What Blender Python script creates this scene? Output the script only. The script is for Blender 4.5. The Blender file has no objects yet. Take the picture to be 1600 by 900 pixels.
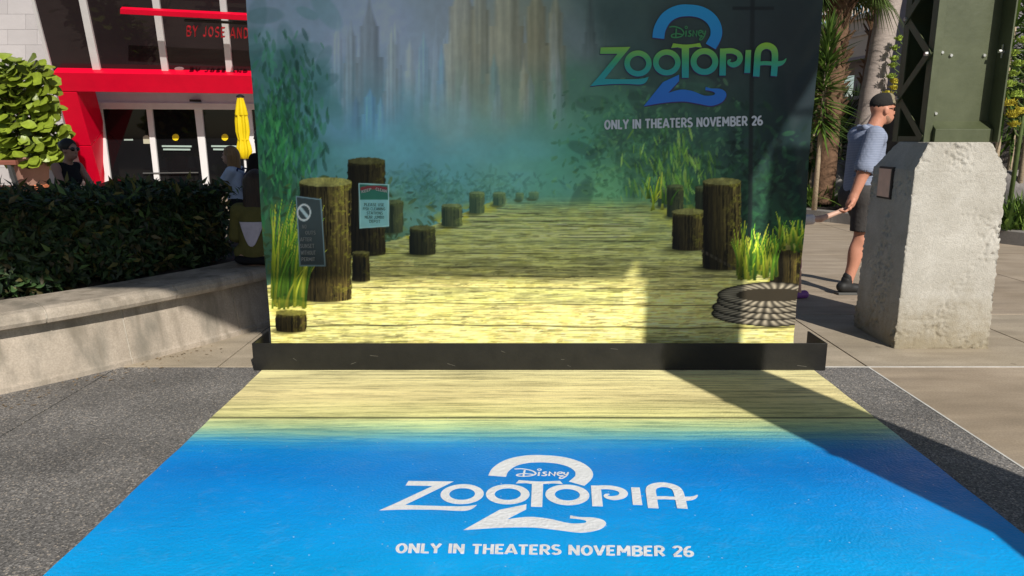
import bpy, bmesh, math, random
import numpy as np
from mathutils import Vector, Matrix
from mathutils.geometry import tessellate_polygon

random.seed(7); rng = np.random.default_rng(7)
scene = bpy.context.scene
COL = scene.collection

# ------------------------------------------------------------------ camera, sky, sun, exposure
FPX, TILT, EYE = 1130.0, math.radians(11.95), 1.55
cam_d = bpy.data.cameras.new('camera'); cam = bpy.data.objects.new('camera', cam_d); COL.objects.link(cam)
cam.location = (0, 0, EYE); cam.rotation_euler = (math.pi/2 - TILT, 0, 0)
cam_d.sensor_width = 36; cam_d.lens = 36*FPX/1600; cam_d.clip_end = 2000
scene.camera = cam
SUN_EL, SUN_AZ = math.radians(36), math.radians(24)       # light travels to the left and away from the camera
world = bpy.data.worlds.new('World'); scene.world = world; world.use_nodes = True
wn = world.node_tree.nodes; wl = world.node_tree.links
sky = wn.new('ShaderNodeTexSky'); sky.sky_type = 'NISHITA'; sky.sun_disc = False
sky.sun_elevation = SUN_EL; sky.sun_rotation = math.pi - SUN_AZ
sky.air_density = 1.0; sky.dust_density = 0.6; sky.ozone_density = 1.0
wl.new(sky.outputs[0], wn['Background'].inputs[0]); wn['Background'].inputs[1].default_value = 0.074
sun_d = bpy.data.lights.new('sun', 'SUN'); sun = bpy.data.objects.new('sun', sun_d); COL.objects.link(sun)
sun_d.energy = 4.7; sun_d.angle = math.radians(0.53); sun_d.color = (1.0, 0.95, 0.86)
trav = Vector((-math.sin(SUN_AZ)*math.cos(SUN_EL), math.cos(SUN_AZ)*math.cos(SUN_EL), -math.sin(SUN_EL)))
sun.rotation_euler = trav.to_track_quat('-Z', 'Y').to_euler()
vs = scene.view_settings; vs.view_transform = 'Standard'; vs.look = 'None'; vs.exposure = 0.0; vs.gamma = 1.0
vs.use_curve_mapping = False

# ------------------------------------------------------------------ measuring helpers (photo pixel -> point at a real distance)
CT, ST = math.cos(TILT), math.sin(TILT)
def ray(px, py):
    u = (450-py)/FPX
    return Vector(((px-800)/FPX, CT+u*ST, -ST+u*CT))
def at(px, py, Y):
    r = ray(px, py); t = Y/r.y
    return Vector((r.x*t, Y, EYE+r.z*t))
def ground(px, py, z=0.0):
    r = ray(px, py); t = (z-EYE)/r.z
    return Vector((r.x*t, r.y*t, z))
def onplane(px, py, p0, n):
    r = ray(px, py); o = Vector((0, 0, EYE))
    return o + r*((p0-o).dot(n)/r.dot(n))

# ------------------------------------------------------------------ materials
def s2l(c):
    return tuple((x/12.92 if x <= .04045 else ((x+.055)/1.055)**2.4) for x in c)
def rgb(r, g, b): return s2l((r/255, g/255, b/255))
MATS = {}
def mat(name, col, rough=.7, var=.12, scale=6., bump=.0, bscale=60., spec=.4, metal=0., rand=0., second=None,
        stretch=(1,1,1), detail=6., trans=0., coat=0.):
    if name in MATS: return MATS[name]
    m = bpy.data.materials.new(name); m.use_nodes = True; MATS[name] = m
    n, l = m.node_tree.nodes, m.node_tree.links; b = n['Principled BSDF']
    tc = n.new('ShaderNodeTexCoord'); mp = n.new('ShaderNodeMapping'); mp.inputs['Scale'].default_value = stretch
    l.new(tc.outputs['Object'], mp.inputs[0])
    nz = n.new('ShaderNodeTexNoise'); nz.inputs['Scale'].default_value = scale; nz.inputs['Detail'].default_value = detail
    nz.inputs['Roughness'].default_value = .62
    l.new(mp.outputs[0], nz.inputs['Vector'])
    rp = n.new('ShaderNodeValToRGB'); c = col
    c2 = second if second else tuple(min(1, x*(1+var)) for x in c)
    c1 = tuple(x*(1-var) for x in c)
    rp.color_ramp.elements[0].position = .3; rp.color_ramp.elements[1].position = .7
    rp.color_ramp.elements[0].color = (*c1, 1); rp.color_ramp.elements[1].color = (*c2, 1)
    l.new(nz.outputs[0], rp.inputs[0]); out = rp.outputs[0]
    if rand:
        oi = n.new('ShaderNodeObjectInfo'); mr = n.new('ShaderNodeMapRange')
        mr.inputs[3].default_value = 1-rand; mr.inputs[4].default_value = 1+rand
        l.new(oi.outputs['Random'], mr.inputs[0])
        hs = n.new('ShaderNodeHueSaturation'); l.new(mr.outputs[0], hs.inputs['Value']); l.new(out, hs.inputs['Color']); out = hs.outputs[0]
    l.new(out, b.inputs['Base Color'])
    b.inputs['Roughness'].default_value = rough; b.inputs['Specular IOR Level'].default_value = spec
    b.inputs['Metallic'].default_value = metal; b.inputs['Coat Weight'].default_value = coat
    if bump:
        nb = n.new('ShaderNodeTexNoise'); nb.inputs['Scale'].default_value = bscale; nb.inputs['Detail'].default_value = 5
        l.new(mp.outputs[0], nb.inputs['Vector'])
        bp = n.new('ShaderNodeBump'); bp.inputs['Strength'].default_value = bump; bp.inputs['Distance'].default_value = .02
        l.new(nb.outputs[0], bp.inputs['Height']); l.new(bp.outputs[0], b.inputs['Normal'])
    if trans:
        tr = n.new('ShaderNodeBsdfTranslucent'); l.new(out, tr.inputs[0]); mx = n.new('ShaderNodeMixShader')
        mx.inputs[0].default_value = trans; l.new(b.outputs[0], mx.inputs[1]); l.new(tr.outputs[0], mx.inputs[2])
        l.new(mx.outputs[0], n['Material Output'].inputs[0])
    return m
def attr_mat(name, rough=.6, spec=.3, trans=0., bump=0., bscale=400.):
    """colour comes from the mesh's own colour attribute (print or per-leaf colour)"""
    m = bpy.data.materials.new(name); m.use_nodes = True; MATS[name] = m
    n, l = m.node_tree.nodes, m.node_tree.links; b = n['Principled BSDF']
    a = n.new('ShaderNodeVertexColor'); a.layer_name = 'Col'; l.new(a.outputs[0], b.inputs['Base Color'])
    b.inputs['Roughness'].default_value = rough; b.inputs['Specular IOR Level'].default_value = spec
    if bump:
        tc = n.new('ShaderNodeTexCoord'); nb = n.new('ShaderNodeTexNoise'); nb.inputs['Scale'].default_value = bscale
        l.new(tc.outputs['Object'], nb.inputs['Vector']); bp = n.new('ShaderNodeBump'); bp.inputs['Strength'].default_value = bump
        bp.inputs['Distance'].default_value = .01; l.new(nb.outputs[0], bp.inputs['Height']); l.new(bp.outputs[0], b.inputs['Normal'])
    if trans:
        tr = n.new('ShaderNodeBsdfTranslucent'); l.new(a.outputs[0], tr.inputs[0]); mx = n.new('ShaderNodeMixShader')
        mx.inputs[0].default_value = trans; l.new(b.outputs[0], mx.inputs[1]); l.new(tr.outputs[0], mx.inputs[2])
        l.new(mx.outputs[0], n['Material Output'].inputs[0])
    return m

# ------------------------------------------------------------------ object helpers
def link(name, me, m=None, parent=None):
    o = bpy.data.objects.new(name, me); COL.objects.link(o)
    if m is not None and me is not None:
        me.materials.clear(); me.materials.append(m)
    if parent is not None: o.parent = parent
    return o
def tag(o, label, cat, group=None):
    o['label'] = label; o['category'] = cat
    if group: o['group'] = group
    return o
def thing(name, label, cat, loc=(0,0,0), rz=0, group=None):
    o = bpy.data.objects.new(name, None); COL.objects.link(o); o.empty_display_size = .1
    o.location = loc; o.rotation_euler = (0, 0, rz)
    return tag(o, label, cat, group)
def struct(o): o['kind'] = 'structure'; return o
def stuff(o): o['kind'] = 'stuff'; return o
class MB:
    def __init__(s): s.v = []; s.f = []
    def add(s, vs, fs):
        k = len(s.v); s.v += [tuple(p) for p in vs]; s.f += [tuple(i+k for i in f) for f in fs]; return s
    def box(s, x0, x1, y0, y1, z0, z1):
        return s.add([(x0,y0,z0),(x1,y0,z0),(x1,y1,z0),(x0,y1,z0),(x0,y0,z1),(x1,y0,z1),(x1,y1,z1),(x0,y1,z1)],
                     [(0,3,2,1),(4,5,6,7),(0,1,5,4),(1,2,6,5),(2,3,7,6),(3,0,4,7)])
    def hexa(s, lo, hi):          # two quads, bottom and top
        return s.add(list(lo)+list(hi), [(0,3,2,1),(4,5,6,7),(0,1,5,4),(1,2,6,5),(2,3,7,6),(3,0,4,7)])
    def poly(s, pts, ext):        # planar outline pushed along ext
        n = len(pts); pts = [Vector(p) for p in pts]; e = Vector(ext)
        tris = [tuple(t) for t in tessellate_polygon([pts])]
        vs = pts + [p+e for p in pts]
        fs = tris + [tuple(i+n for i in reversed(t)) for t in tris] + [(i, (i+1) % n, (i+1) % n+n, i+n) for i in range(n)]
        return s.add(vs, fs)
    def tube(s, pts, rad, seg=8, cap=True):
        pts = [Vector(p) for p in pts]; R = rad if isinstance(rad, (list, tuple)) else [rad]*len(pts)
        k = len(s.v); n = len(pts); up = None
        for i, p in enumerate(pts):
            d = (pts[min(i+1, n-1)] - pts[max(i-1, 0)]).normalized()
            if up is None:
                up = Vector((0,0,1)) if abs(d.z) < .9 else Vector((1,0,0))
            a = d.cross(up).normalized(); b = a.cross(d).normalized(); up = b
            for j in range(seg):
                t = 2*math.pi*j/seg
                s.v.append(tuple(p + a*math.cos(t)*R[i] + b*math.sin(t)*R[i]))
        for i in range(n-1):
            for j in range(seg):
                s.f.append((k+i*seg+j, k+i*seg+(j+1) % seg, k+(i+1)*seg+(j+1) % seg, k+(i+1)*seg+j))
        if cap:
            s.f.append(tuple(k+j for j in range(seg))[::-1]); s.f.append(tuple(k+(n-1)*seg+j for j in range(seg)))
        return s
    def lathe(s, prof, c=(0,0,0), seg=20):
        k = len(s.v); n = len(prof)
        for r, z in prof:
            for j in range(seg):
                t = 2*math.pi*j/seg; s.v.append((c[0]+r*math.cos(t), c[1]+r*math.sin(t), c[2]+z))
        for i in range(n-1):
            for j in range(seg):
                s.f.append((k+i*seg+j, k+i*seg+(j+1) % seg, k+(i+1)*seg+(j+1) % seg, k+(i+1)*seg+j))
        s.f.append(tuple(k+j for j in range(seg))[::-1]); s.f.append(tuple(k+(n-1)*seg+j for j in range(seg)))
        return s
    def mesh(s, name, smooth=False, bevel=0.):
        me = bpy.data.meshes.new(name); me.from_pydata(s.v, [], s.f)
        if bevel:
            bm = bmesh.new(); bm.from_mesh(me); bmesh.ops.recalc_face_normals(bm, faces=bm.faces)
            es = [e for e in bm.edges if len(e.link_faces) == 2 and e.calc_face_angle(0) > .5]
            bmesh.ops.bevel(bm, geom=es, offset=bevel, segments=2, profile=.6, affect='EDGES'); bm.to_mesh(me); bm.free()
        else:
            bm = bmesh.new(); bm.from_mesh(me); bmesh.ops.recalc_face_normals(bm, faces=bm.faces); bm.to_mesh(me); bm.free()
        if smooth: me.shade_smooth()
        me.update(); return me
    def build(s, name, m, parent=None, smooth=False, bevel=0.):
        return link(name, s.mesh(name, smooth, bevel), m, parent)
def np_mesh(name, v, f, col=None, smooth=False):
    """v (n,3), f (m,4) or (m,3), col per vertex (n,3) linear"""
    me = bpy.data.meshes.new(name); k = f.shape[1]
    me.vertices.add(len(v)); me.vertices.foreach_set('co', np.asarray(v, np.float32).ravel())
    me.loops.add(f.size); me.loops.foreach_set('vertex_index', np.asarray(f, np.int32).ravel())
    me.polygons.add(len(f)); me.polygons.foreach_set('loop_start', np.arange(0, f.size, k, dtype=np.int32))
    me.polygons.foreach_set('loop_total', np.full(len(f), k, np.int32))
    me.update(calc_edges=True)
    if col is not None:
        a = me.color_attributes.new('Col', 'FLOAT_COLOR', 'POINT')
        a.data.foreach_set('color', np.concatenate([col, np.ones((len(v), 1))], 1).astype(np.float32).ravel())
    if smooth: me.shade_smooth()
    return me
def copy_tree(o, parent=None):
    c = o.copy(); COL.objects.link(c); c.parent = parent
    for ch in o.children: copy_tree(ch, c)
    return c
def vnoise(x, y, seed=0):
    """smooth value noise on arrays"""
    r = np.random.default_rng(seed).random((256, 256))
    xi = np.floor(x).astype(int); yi = np.floor(y).astype(int); fx = x-xi; fy = y-yi
    fx = fx*fx*(3-2*fx); fy = fy*fy*(3-2*fy)
    g = lambda a, b: r[a % 256, b % 256]
    return (g(xi,yi)*(1-fx)+g(xi+1,yi)*fx)*(1-fy)+(g(xi,yi+1)*(1-fx)+g(xi+1,yi+1)*fx)*fy
def fbm(x, y, seed=0, oct=4):
    s = 0; a = .5
    for i in range(oct): s = s + a*vnoise(x*2**i, y*2**i, seed+i); a *= .5
    return s/(1-.5**oct)
def sstep(a, b, x):
    t = np.clip((x-a)/(b-a), 0, 1); return t*t*(3-2*t)

# ------------------------------------------------------------------ lettering: a small stroke alphabet (box 1 high)
def arc(cx, cy, rx, ry, a0, a1, n=10):
    return [(cx+rx*math.cos(math.radians(a0+(a1-a0)*i/n)), cy+ry*math.sin(math.radians(a0+(a1-a0)*i/n))) for i in range(n+1)]
GL = {
 'A': (.62, [[(.02,0),(.31,1)], [(.31,1),(.60,0)], [(.12,.28),(.50,.28)]]),
 'B': (.56, [[(.08,0),(.08,1)], [(.08,.94)]+arc(.28,.74,.2,.2,90,-90)+[(.08,.54)], [(.08,.5)]+arc(.28,.27,.24,.23,90,-90)+[(.08,.04)]]),
 'C': (.56, [arc(.32,.5,.25,.44,50,310,14)]),
 'D': (.58, [[(.08,0),(.08,1)], [(.08,.94)]+arc(.2,.5,.32,.44,90,-90,12)+[(.08,.06)]]),
 'E': (.48, [[(.08,0),(.08,1)], [(.08,.93),(.46,.93)], [(.08,.5),(.40,.5)], [(.08,.07),(.46,.07)]]),
 'F': (.46, [[(.08,0),(.08,1)], [(.08,.93),(.46,.93)], [(.08,.5),(.40,.5)]]),
 'G': (.60, [arc(.32,.5,.25,.44,50,330,14)+[(.53,.45),(.34,.45)]]),
 'H': (.58, [[(.08,0),(.08,1)], [(.50,0),(.50,1)], [(.08,.5),(.5,.5)]]),
 'I': (.16, [[(.08,0),(.08,1)]]),
 'J': (.44, [[(.36,1),(.36,.26)]+arc(.2,.24,.16,.18,0,-170,8)]),
 'K': (.56, [[(.08,0),(.08,1)], [(.1,.4),(.5,1)], [(.2,.54),(.54,0)]]),
 'L': (.44, [[(.08,0),(.08,1)], [(.08,.07),(.44,.07)]]),
 'M': (.74, [[(.08,0),(.10,1)], [(.10,.97),(.37,.3)], [(.37,.3),(.64,.97)], [(.64,1),(.66,0)]]),
 'N': (.60, [[(.08,0),(.08,1)], [(.08,.97),(.52,.03)], [(.52,0),(.52,1)]]),
 'O': (.62, [arc(.31,.5,.24,.43,90,450,20)]),
 'P': (.54, [[(.08,0),(.08,1)], [(.08,.94)]+arc(.26,.68,.22,.26,90,-90)+[(.08,.42)]]),
 'R': (.56, [[(.08,0),(.08,1)], [(.08,.94)]+arc(.26,.69,.22,.25,90,-90)+[(.08,.44)], [(.26,.44),(.52,0)]]),
 'S': (.50, [arc(.26,.73,.19,.21,35,270,10)+arc(.25,.28,.21,.22,88,-150,10)]),
 'T': (.52, [[(.26,0),(.26,.9)], [(.0,.93),(.52,.93)]]),
 'U': (.58, [[(.08,1),(.08,.3)]+arc(.29,.28,.21,.22,180,360,10)+[(.5,1)]]),
 'V': (.60, [[(.04,1),(.30,.02)], [(.30,.02),(.56,1)]]),
 'W': (.80, [[(.03,1),(.21,.02)], [(.21,.02),(.40,.9)], [(.40,.9),(.59,.02)], [(.59,.02),(.77,1)]]),
 'Y': (.56, [[(.03,1),(.28,.46)], [(.53,1),(.28,.46)], [(.28,.5),(.28,0)]]),
 '2': (.52, [arc(.26,.70,.2,.24,165,-30,12)+[(.08,.07)], [(.05,.07),(.50,.07)]]),
 '6': (.54, [arc(.27,.29,.2,.23,90,450,16), [(.07,.30)]+arc(.33,.50,.26,.44,170,75,8)]),
 "'": (.0, []), ' ': (.26, []),
}
def strip(pts, w, closed=False):
    """flat stroke -> (verts2d, quads); w a number or a list of widths"""
    P = [Vector((p[0], p[1])) for p in pts]; n = len(P); W = w if isinstance(w, (list, tuple)) else [w]*n
    if closed: P = P[:-1]; n -= 1
    vs = []
    for i in range(n):
        a = P[(i-1) % n] if (closed or i > 0) else P[i]; c = P[(i+1) % n] if (closed or i < n-1) else P[i]
        d1 = (P[i]-a).normalized() if (P[i]-a).length > 1e-9 else (c-P[i]).normalized()
        d2 = (c-P[i]).normalized() if (c-P[i]).length > 1e-9 else d1
        nrm = (Vector((-d1.y, d1.x))+Vector((-d2.y, d2.x)))
        nrm = nrm.normalized() if nrm.length > 1e-6 else Vector((-d1.y, d1.x))
        k = 1/max(.6, nrm.dot(Vector((-d1.y, d1.x))))
        vs += [P[i]+nrm*W[i]*.5*k, P[i]-nrm*W[i]*.5*k]
    fs = [(2*i, 2*i+1, 2*((i+1) % n)+1, 2*((i+1) % n)) for i in range(n if closed else n-1)]
    return vs, fs
def text_shapes(txt, w=.19, track=.1):
    """list of (verts2d, faces) for a line of text, and its length"""
    x = 0; out = []
    for ch in txt:
        wd, strokes = GL[ch]
        for st in strokes:
            closed = len(st) > 10 and (Vector(st[0])-Vector(st[-1])).length < 1e-4
            v, f = strip([(p[0]+x, p[1]) for p in st], w, closed); out.append((v, f))
        x += wd + (track if wd else 0)
    return out, x-track
def lay(shapes, fn, step=.0002):
    """shapes in 2d -> MB, fn(u, v, depth) gives the 3d point; each stroke a hair higher than the last"""
    mb = MB()
    for i, (v, f) in enumerate(shapes): mb.add([fn(p[0], p[1], (i % 12)*step) for p in v], f)
    return mb
def poly2(pts):
    tr = tessellate_polygon([[Vector((p[0], p[1], 0)) for p in pts]])
    return [Vector(p) for p in pts], [tuple(t) for t in tr]
def smooth2(pts, n=6, closed=True):
    out = []; m = len(pts)
    for i in range(m if closed else m-1):
        p0, p1, p2, p3 = [Vector(pts[(i+k) % m]) if closed else Vector(pts[min(max(i+k, 0), m-1)]) for k in (-1, 0, 1, 2)]
        for j in range(n):
            t = j/n
            out.append(.5*((2*p1)+(p2-p0)*t+(2*p0-5*p1+4*p2-p3)*t*t+(3*p1-p0-3*p2+p3)*t**3))
    if not closed: out.append(Vector(pts[-1]))
    return out
def title_shapes():
    """the printed title, measured on its own 1500 x 900 sheet (v runs down)"""
    word, two, small = [], [], []
    z = [(165,318),(365,314)] + [(192,528)] + smooth2([(192,528),(330,530),(430,528),(487,514)], 4, False)[1:] \
        + smooth2([(487,514),(468,550),(430,566),(330,562),(200,566),(95,577)], 4, False)[1:] + [(150,515),(278,360),(160,361)]
    word.append(poly2(z))
    for cx, cy, ro, ry, w in ((415,425,73,69,37), (608,418,74,69,37), (860,412,73,70,40)):
        word.append(strip(arc(cx, cy, ro, ry, 0, 360, 36), w, True))
    word.append(poly2([(637,322),(650,290)] + smooth2([(650,290),(740,299),(830,288)], 5, False)[1:] + [(843,318),(800,314),(757,322),(755,521),(709,521),(708,324),(680,317)]))
    word.append(poly2([(964,325),(1006,325),(1003,506),(960,506)]))
    word.append(strip(smooth2([(1000,342),(1045,341),(1085,358),(1099,388),(1085,420),(1052,434),(1026,424),(1024,406),(1038,400)], 5, False), [36]*26+[33,31,29,27,25,23,21,19,17,15,13,11,9,8,7]))
    word.append(poly2([(1136,335),(1173,335),(1166,488),(1127,488)]))
    word.append(strip(smooth2([(1207,512),(1213,420),(1219,350),(1240,318),(1276,306),(1312,318),(1331,350),(1331,420),(1325,509)], 5, False), 43))
    word.append(poly2(smooth2([(1215,418),(1260,409),(1320,412),(1360,409),(1388,404),(1409,390),(1402,414),(1380,436),(1345,446),(1330,440),(1260,436),(1214,440)], 4)))
    two.append(strip(smooth2([(551,256),(562,190),(606,118),(675,78),(752,69),(835,82),(900,122),(936,182),(936,245),(902,311)], 5, False), [80]*20+[78]*20+[76]*6))
    two.append(poly2([(582,550),(690,500),(690,543),(618,622)] + smooth2([(618,622),(700,600),(780,610),(860,640),(920,637),(928,620),(900,609),(866,604)], 4, False)[1:]
                     + smooth2([(868,581),(905,592),(960,594),(998,612),(1005,645),(975,685),(905,709),(820,695),(720,680),(590,688),(453,711)], 4, False)))
    sp = lambda p: smooth2(p, 5, False)
    small += [strip(sp([(625,182),(660,178),(705,195),(722,222),(705,243),(668,252),(640,246),(645,232),(675,225),(712,232)]), 9), strip([(672,190),(668,248)], 9),
              strip([(738,205),(735,245)], 9), strip(arc(738,184,8,8,0,360,12), 6, True), strip(sp([(772,206),(758,210),(760,222),(770,230),(764,242),(748,240)]), 9),
              strip([(782,244),(785,205),(806,242),(810,204)], 9), strip(sp([(822,222),(840,215),(838,204),(824,208),(820,228),(830,241),(845,236)]), 8),
              strip(sp([(850,205),(850,224),(862,226),(868,205)]), 8), strip(sp([(868,205),(862,235),(845,262),(830,268),(832,254),(850,242)]), 8)]
    return word, two, small

# ================================================================== THE GROUND
def speckle_mat(name, base, light, dark, rough=.8):
    """exposed-aggregate paving: dark matrix with pale and black chips"""
    m = bpy.data.materials.new(name); m.use_nodes = True; n, l = m.node_tree.nodes, m.node_tree.links; b = n['Principled BSDF']
    geo = n.new('ShaderNodeNewGeometry')
    def vor(scale):
        v = n.new('ShaderNodeTexVoronoi'); v.inputs['Scale'].default_value = scale; l.new(geo.outputs['Position'], v.inputs['Vector']); return v
    v1 = vor(142.); v2 = vor(70.)
    big = n.new('ShaderNodeTexNoise'); big.inputs['Scale'].default_value = 1.7; big.inputs['Detail'].default_value = 8; l.new(geo.outputs['Position'], big.inputs['Vector'])
    sep = n.new('ShaderNodeSeparateColor'); l.new(v1.outputs['Color'], sep.inputs[0])
    r1 = n.new('ShaderNodeValToRGB'); cr = r1.color_ramp; cr.interpolation = 'CONSTANT'
    cr.elements[0].position = 0; cr.elements[0].color = (*dark, 1); cr.elements[1].position = .22; cr.elements[1].color = (*[x*.8 for x in base], 1)
    for p, c in ((.45, base), (.7, [x*1.25 for x in base]), (.87, [x*1.7 for x in base]), (.955, light)):
        e = cr.elements.new(p); e.color = (*c, 1)
    l.new(sep.outputs[0], r1.inputs[0])
    sep2 = n.new('ShaderNodeSeparateColor'); l.new(v2.outputs['Color'], sep2.inputs[0])
    gt = n.new('ShaderNodeMath'); gt.operation = 'GREATER_THAN'; gt.inputs[1].default_value = .965; l.new(sep2.outputs[1], gt.inputs[0])
    lt = n.new('ShaderNodeMath'); lt.operation = 'LESS_THAN'; lt.inputs[1].default_value = .34; l.new(v2.outputs['Distance'], lt.inputs[0])
    ml = n.new('ShaderNodeMath'); ml.operation = 'MULTIPLY'; l.new(gt.outputs[0], ml.inputs[0]); l.new(lt.outputs[0], ml.inputs[1])
    mx = n.new('ShaderNodeMix'); mx.data_type = 'RGBA'; l.new(ml.outputs[0], mx.inputs[0]); l.new(r1.outputs[0], mx.inputs[6]); mx.inputs[7].default_value = (*[x*.9 for x in light], 1)
    mr = n.new('ShaderNodeMapRange'); mr.inputs[1].default_value = .3; mr.inputs[2].default_value = .7; mr.inputs[3].default_value = .72; mr.inputs[4].default_value = 1.26
    l.new(big.outputs[0], mr.inputs[0]); hs = n.new('ShaderNodeHueSaturation'); l.new(mr.outputs[0], hs.inputs['Value']); l.new(mx.outputs[2], hs.inputs['Color'])
    l.new(hs.outputs[0], b.inputs['Base Color']); b.inputs['Roughness'].default_value = rough; b.inputs['Specular IOR Level'].default_value = .35
    bp = n.new('ShaderNodeBump'); bp.inputs['Strength'].default_value = .55; bp.inputs['Distance'].default_value = .004
    l.new(v1.outputs['Distance'], bp.inputs['Height']); l.new(bp.outputs[0], b.inputs['Normal'])
    return m
def concrete_mat(name, col, stain, rough=.85, rand=.05, sc=1.6, bump=.25, spots=False):
    """cast concrete: broad stains, fine speckle, pores"""
    m = bpy.data.materials.new(name); m.use_nodes = True; n, l = m.node_tree.nodes, m.node_tree.links; b = n['Principled BSDF']
    geo = n.new('ShaderNodeNewGeometry')
    def nz(s, d=6, r=.6):
        t = n.new('ShaderNodeTexNoise'); t.inputs['Scale'].default_value = s; t.inputs['Detail'].default_value = d; t.inputs['Roughness'].default_value = r
        l.new(geo.outputs['Position'], t.inputs['Vector']); return t
    a, f, g = nz(sc, 7, .65), nz(90, 3), nz(260, 2)
    rp = n.new('ShaderNodeValToRGB'); rp.color_ramp.elements[0].position = .36; rp.color_ramp.elements[1].position = .62
    rp.color_ramp.elements[0].color = (*stain, 1); rp.color_ramp.elements[1].color = (*col, 1); l.new(a.outputs[0], rp.inputs[0])
    mr = n.new('ShaderNodeMapRange'); mr.inputs[1].default_value = .3; mr.inputs[2].default_value = .7; mr.inputs[3].default_value = .84; mr.inputs[4].default_value = 1.14
    l.new(f.outputs[0], mr.inputs[0])
    if spots:
        vo = n.new('ShaderNodeTexVoronoi'); vo.inputs['Scale'].default_value = 3.3; l.new(geo.outputs['Position'], vo.inputs['Vector'])
        lt = n.new('ShaderNodeMapRange'); lt.inputs[1].default_value = .05; lt.inputs[2].default_value = .075; lt.inputs[3].default_value = .72; lt.inputs[4].default_value = 1; l.new(vo.outputs['Distance'], lt.inputs[0])
        st_ = n.new('ShaderNodeMapping'); st_.inputs['Scale'].default_value = (1.1, 6., 1.); l.new(geo.outputs['Position'], st_.inputs[0]); sw = n.new('ShaderNodeTexNoise'); sw.inputs['Scale'].default_value = 1.2; sw.inputs['Detail'].default_value = 8; l.new(st_.outputs[0], sw.inputs['Vector'])
        s2 = n.new('ShaderNodeMapRange'); s2.inputs[1].default_value = .35; s2.inputs[2].default_value = .68; s2.inputs[3].default_value = .82; s2.inputs[4].default_value = 1.1; l.new(sw.outputs[0], s2.inputs[0])
        m1 = n.new('ShaderNodeMath'); m1.operation = 'MULTIPLY'; l.new(lt.outputs[0], m1.inputs[0]); l.new(s2.outputs[0], m1.inputs[1]); m0 = n.new('ShaderNodeMath'); m0.operation = 'MULTIPLY'; l.new(m1.outputs[0], m0.inputs[0]); l.new(mr.outputs[0], m0.inputs[1]); mr = m0
    oi = n.new('ShaderNodeObjectInfo'); m2 = n.new('ShaderNodeMapRange'); m2.inputs[3].default_value = 1-rand; m2.inputs[4].default_value = 1+rand; l.new(oi.outputs['Random'], m2.inputs[0])
    mu = n.new('ShaderNodeMath'); mu.operation = 'MULTIPLY'; l.new(mr.outputs[0], mu.inputs[0]); l.new(m2.outputs[0], mu.inputs[1])
    hs = n.new('ShaderNodeHueSaturation'); l.new(mu.outputs[0], hs.inputs['Value']); l.new(rp.outputs[0], hs.inputs['Color']); l.new(hs.outputs[0], b.inputs['Base Color'])
    b.inputs['Roughness'].default_value = rough; b.inputs['Specular IOR Level'].default_value = .25
    bp = n.new('ShaderNodeBump'); bp.inputs['Strength'].default_value = bump; bp.inputs['Distance'].default_value = .01
    l.new(g.outputs[0], bp.inputs['Height']); l.new(bp.outputs[0], b.inputs['Normal'])
    return m
M_soil = mat('soil', (.035,.026,.02), .95, .4, 14, .8, 90)
M_under = mat('joint_dirt', (.045,.04,.035), .95, .2, 20)
M_aggr = speckle_mat('dark_aggregate', (.180,.169,.160), (.40,.345,.29), (.10,.096,.092))
M_tan = concrete_mat('tan_concrete', (.44,.37,.28), (.36,.30,.22), spots=True)
M_brown = concrete_mat('brown_concrete', (.43,.35,.265), (.34,.27,.195), sc=.9, spots=True)
M_seal = mat('sealant', (.62,.60,.56), .8, .15, 20)

g = MB().add([(-400,-400,-.03),(400,-400,-.03),(400,400,-.03),(-400,400,-.03)], [(0,1,2,3)]).build('ground', M_under); struct(g)
MAT_X0, MAT_X1 = -1.68, 2.03
SEAM_X, LINE_Y = 2.43, 4.72
def slabs(parent, name, xs, ys, m, gap=.006, top=0.):
    for i in range(len(xs)-1):
        for j in range(len(ys)-1):
            x0, x1, y0, y1 = xs[i]+gap, xs[i+1]-gap, ys[j]+gap, ys[j+1]-gap
            MB().box(x0, x1, y0, y1, -.028, top).build(name, m, parent, bevel=.003)
pav_a = struct(MB().add([(-14,-9,-.026),(SEAM_X,-9,-.026),(SEAM_X,LINE_Y,-.026),(-14,LINE_Y,-.026)], [(0,1,2,3)]).build('aggregate_pavement', M_under))
slabs(pav_a, 'aggregate_panel', [-14,-8.2,-2.69,SEAM_X], [-9,-4.2,.2,LINE_Y], M_aggr)
pav_t = struct(MB().add([(-12,LINE_Y,-.026),(14,LINE_Y,-.026),(14,6.2,-.026),(-12,6.2,-.026)], [(0,1,2,3)]).build('pale_pavement', M_under))
xs = [SEAM_X+1.48*k for k in range(-9, 8)]
slabs(pav_t, 'slab', xs, [LINE_Y, 6.2], M_tan)
pav_b = struct(MB().add([(-40,6.2,-.026),(16,6.2,-.026),(16,60,-.026),(-40,60,-.026)], [(0,1,2,3)]).build('brown_pavement', M_under))
slabs(pav_b, 'slab', [SEAM_X+3.1*k for k in range(-11, 5)], [6.2,9.5,12.8,16.1,19.4,26,34,44], M_brown)
pav_r = struct(MB().add([(SEAM_X,-9,-.026),(14,-9,-.026),(14,LINE_Y,-.026),(SEAM_X,LINE_Y,-.026)], [(0,1,2,3)]).build('side_pavement', M_under))
slabs(pav_r, 'slab', [SEAM_X,SEAM_X+3.1,SEAM_X+6.2,SEAM_X+9.3], [-9,-5.3,-1.6,LINE_Y], M_brown)
MB().box(SEAM_X-.006, SEAM_X+.006, -9, LINE_Y-.012, -.02, .0025).build('joint_sealant', M_seal, pav_r)
MB().box(SEAM_X-.35, SEAM_X+9.3, LINE_Y-.0055, LINE_Y+.0055, -.02, .0025).build('joint_sealant', M_seal, pav_r)

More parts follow.
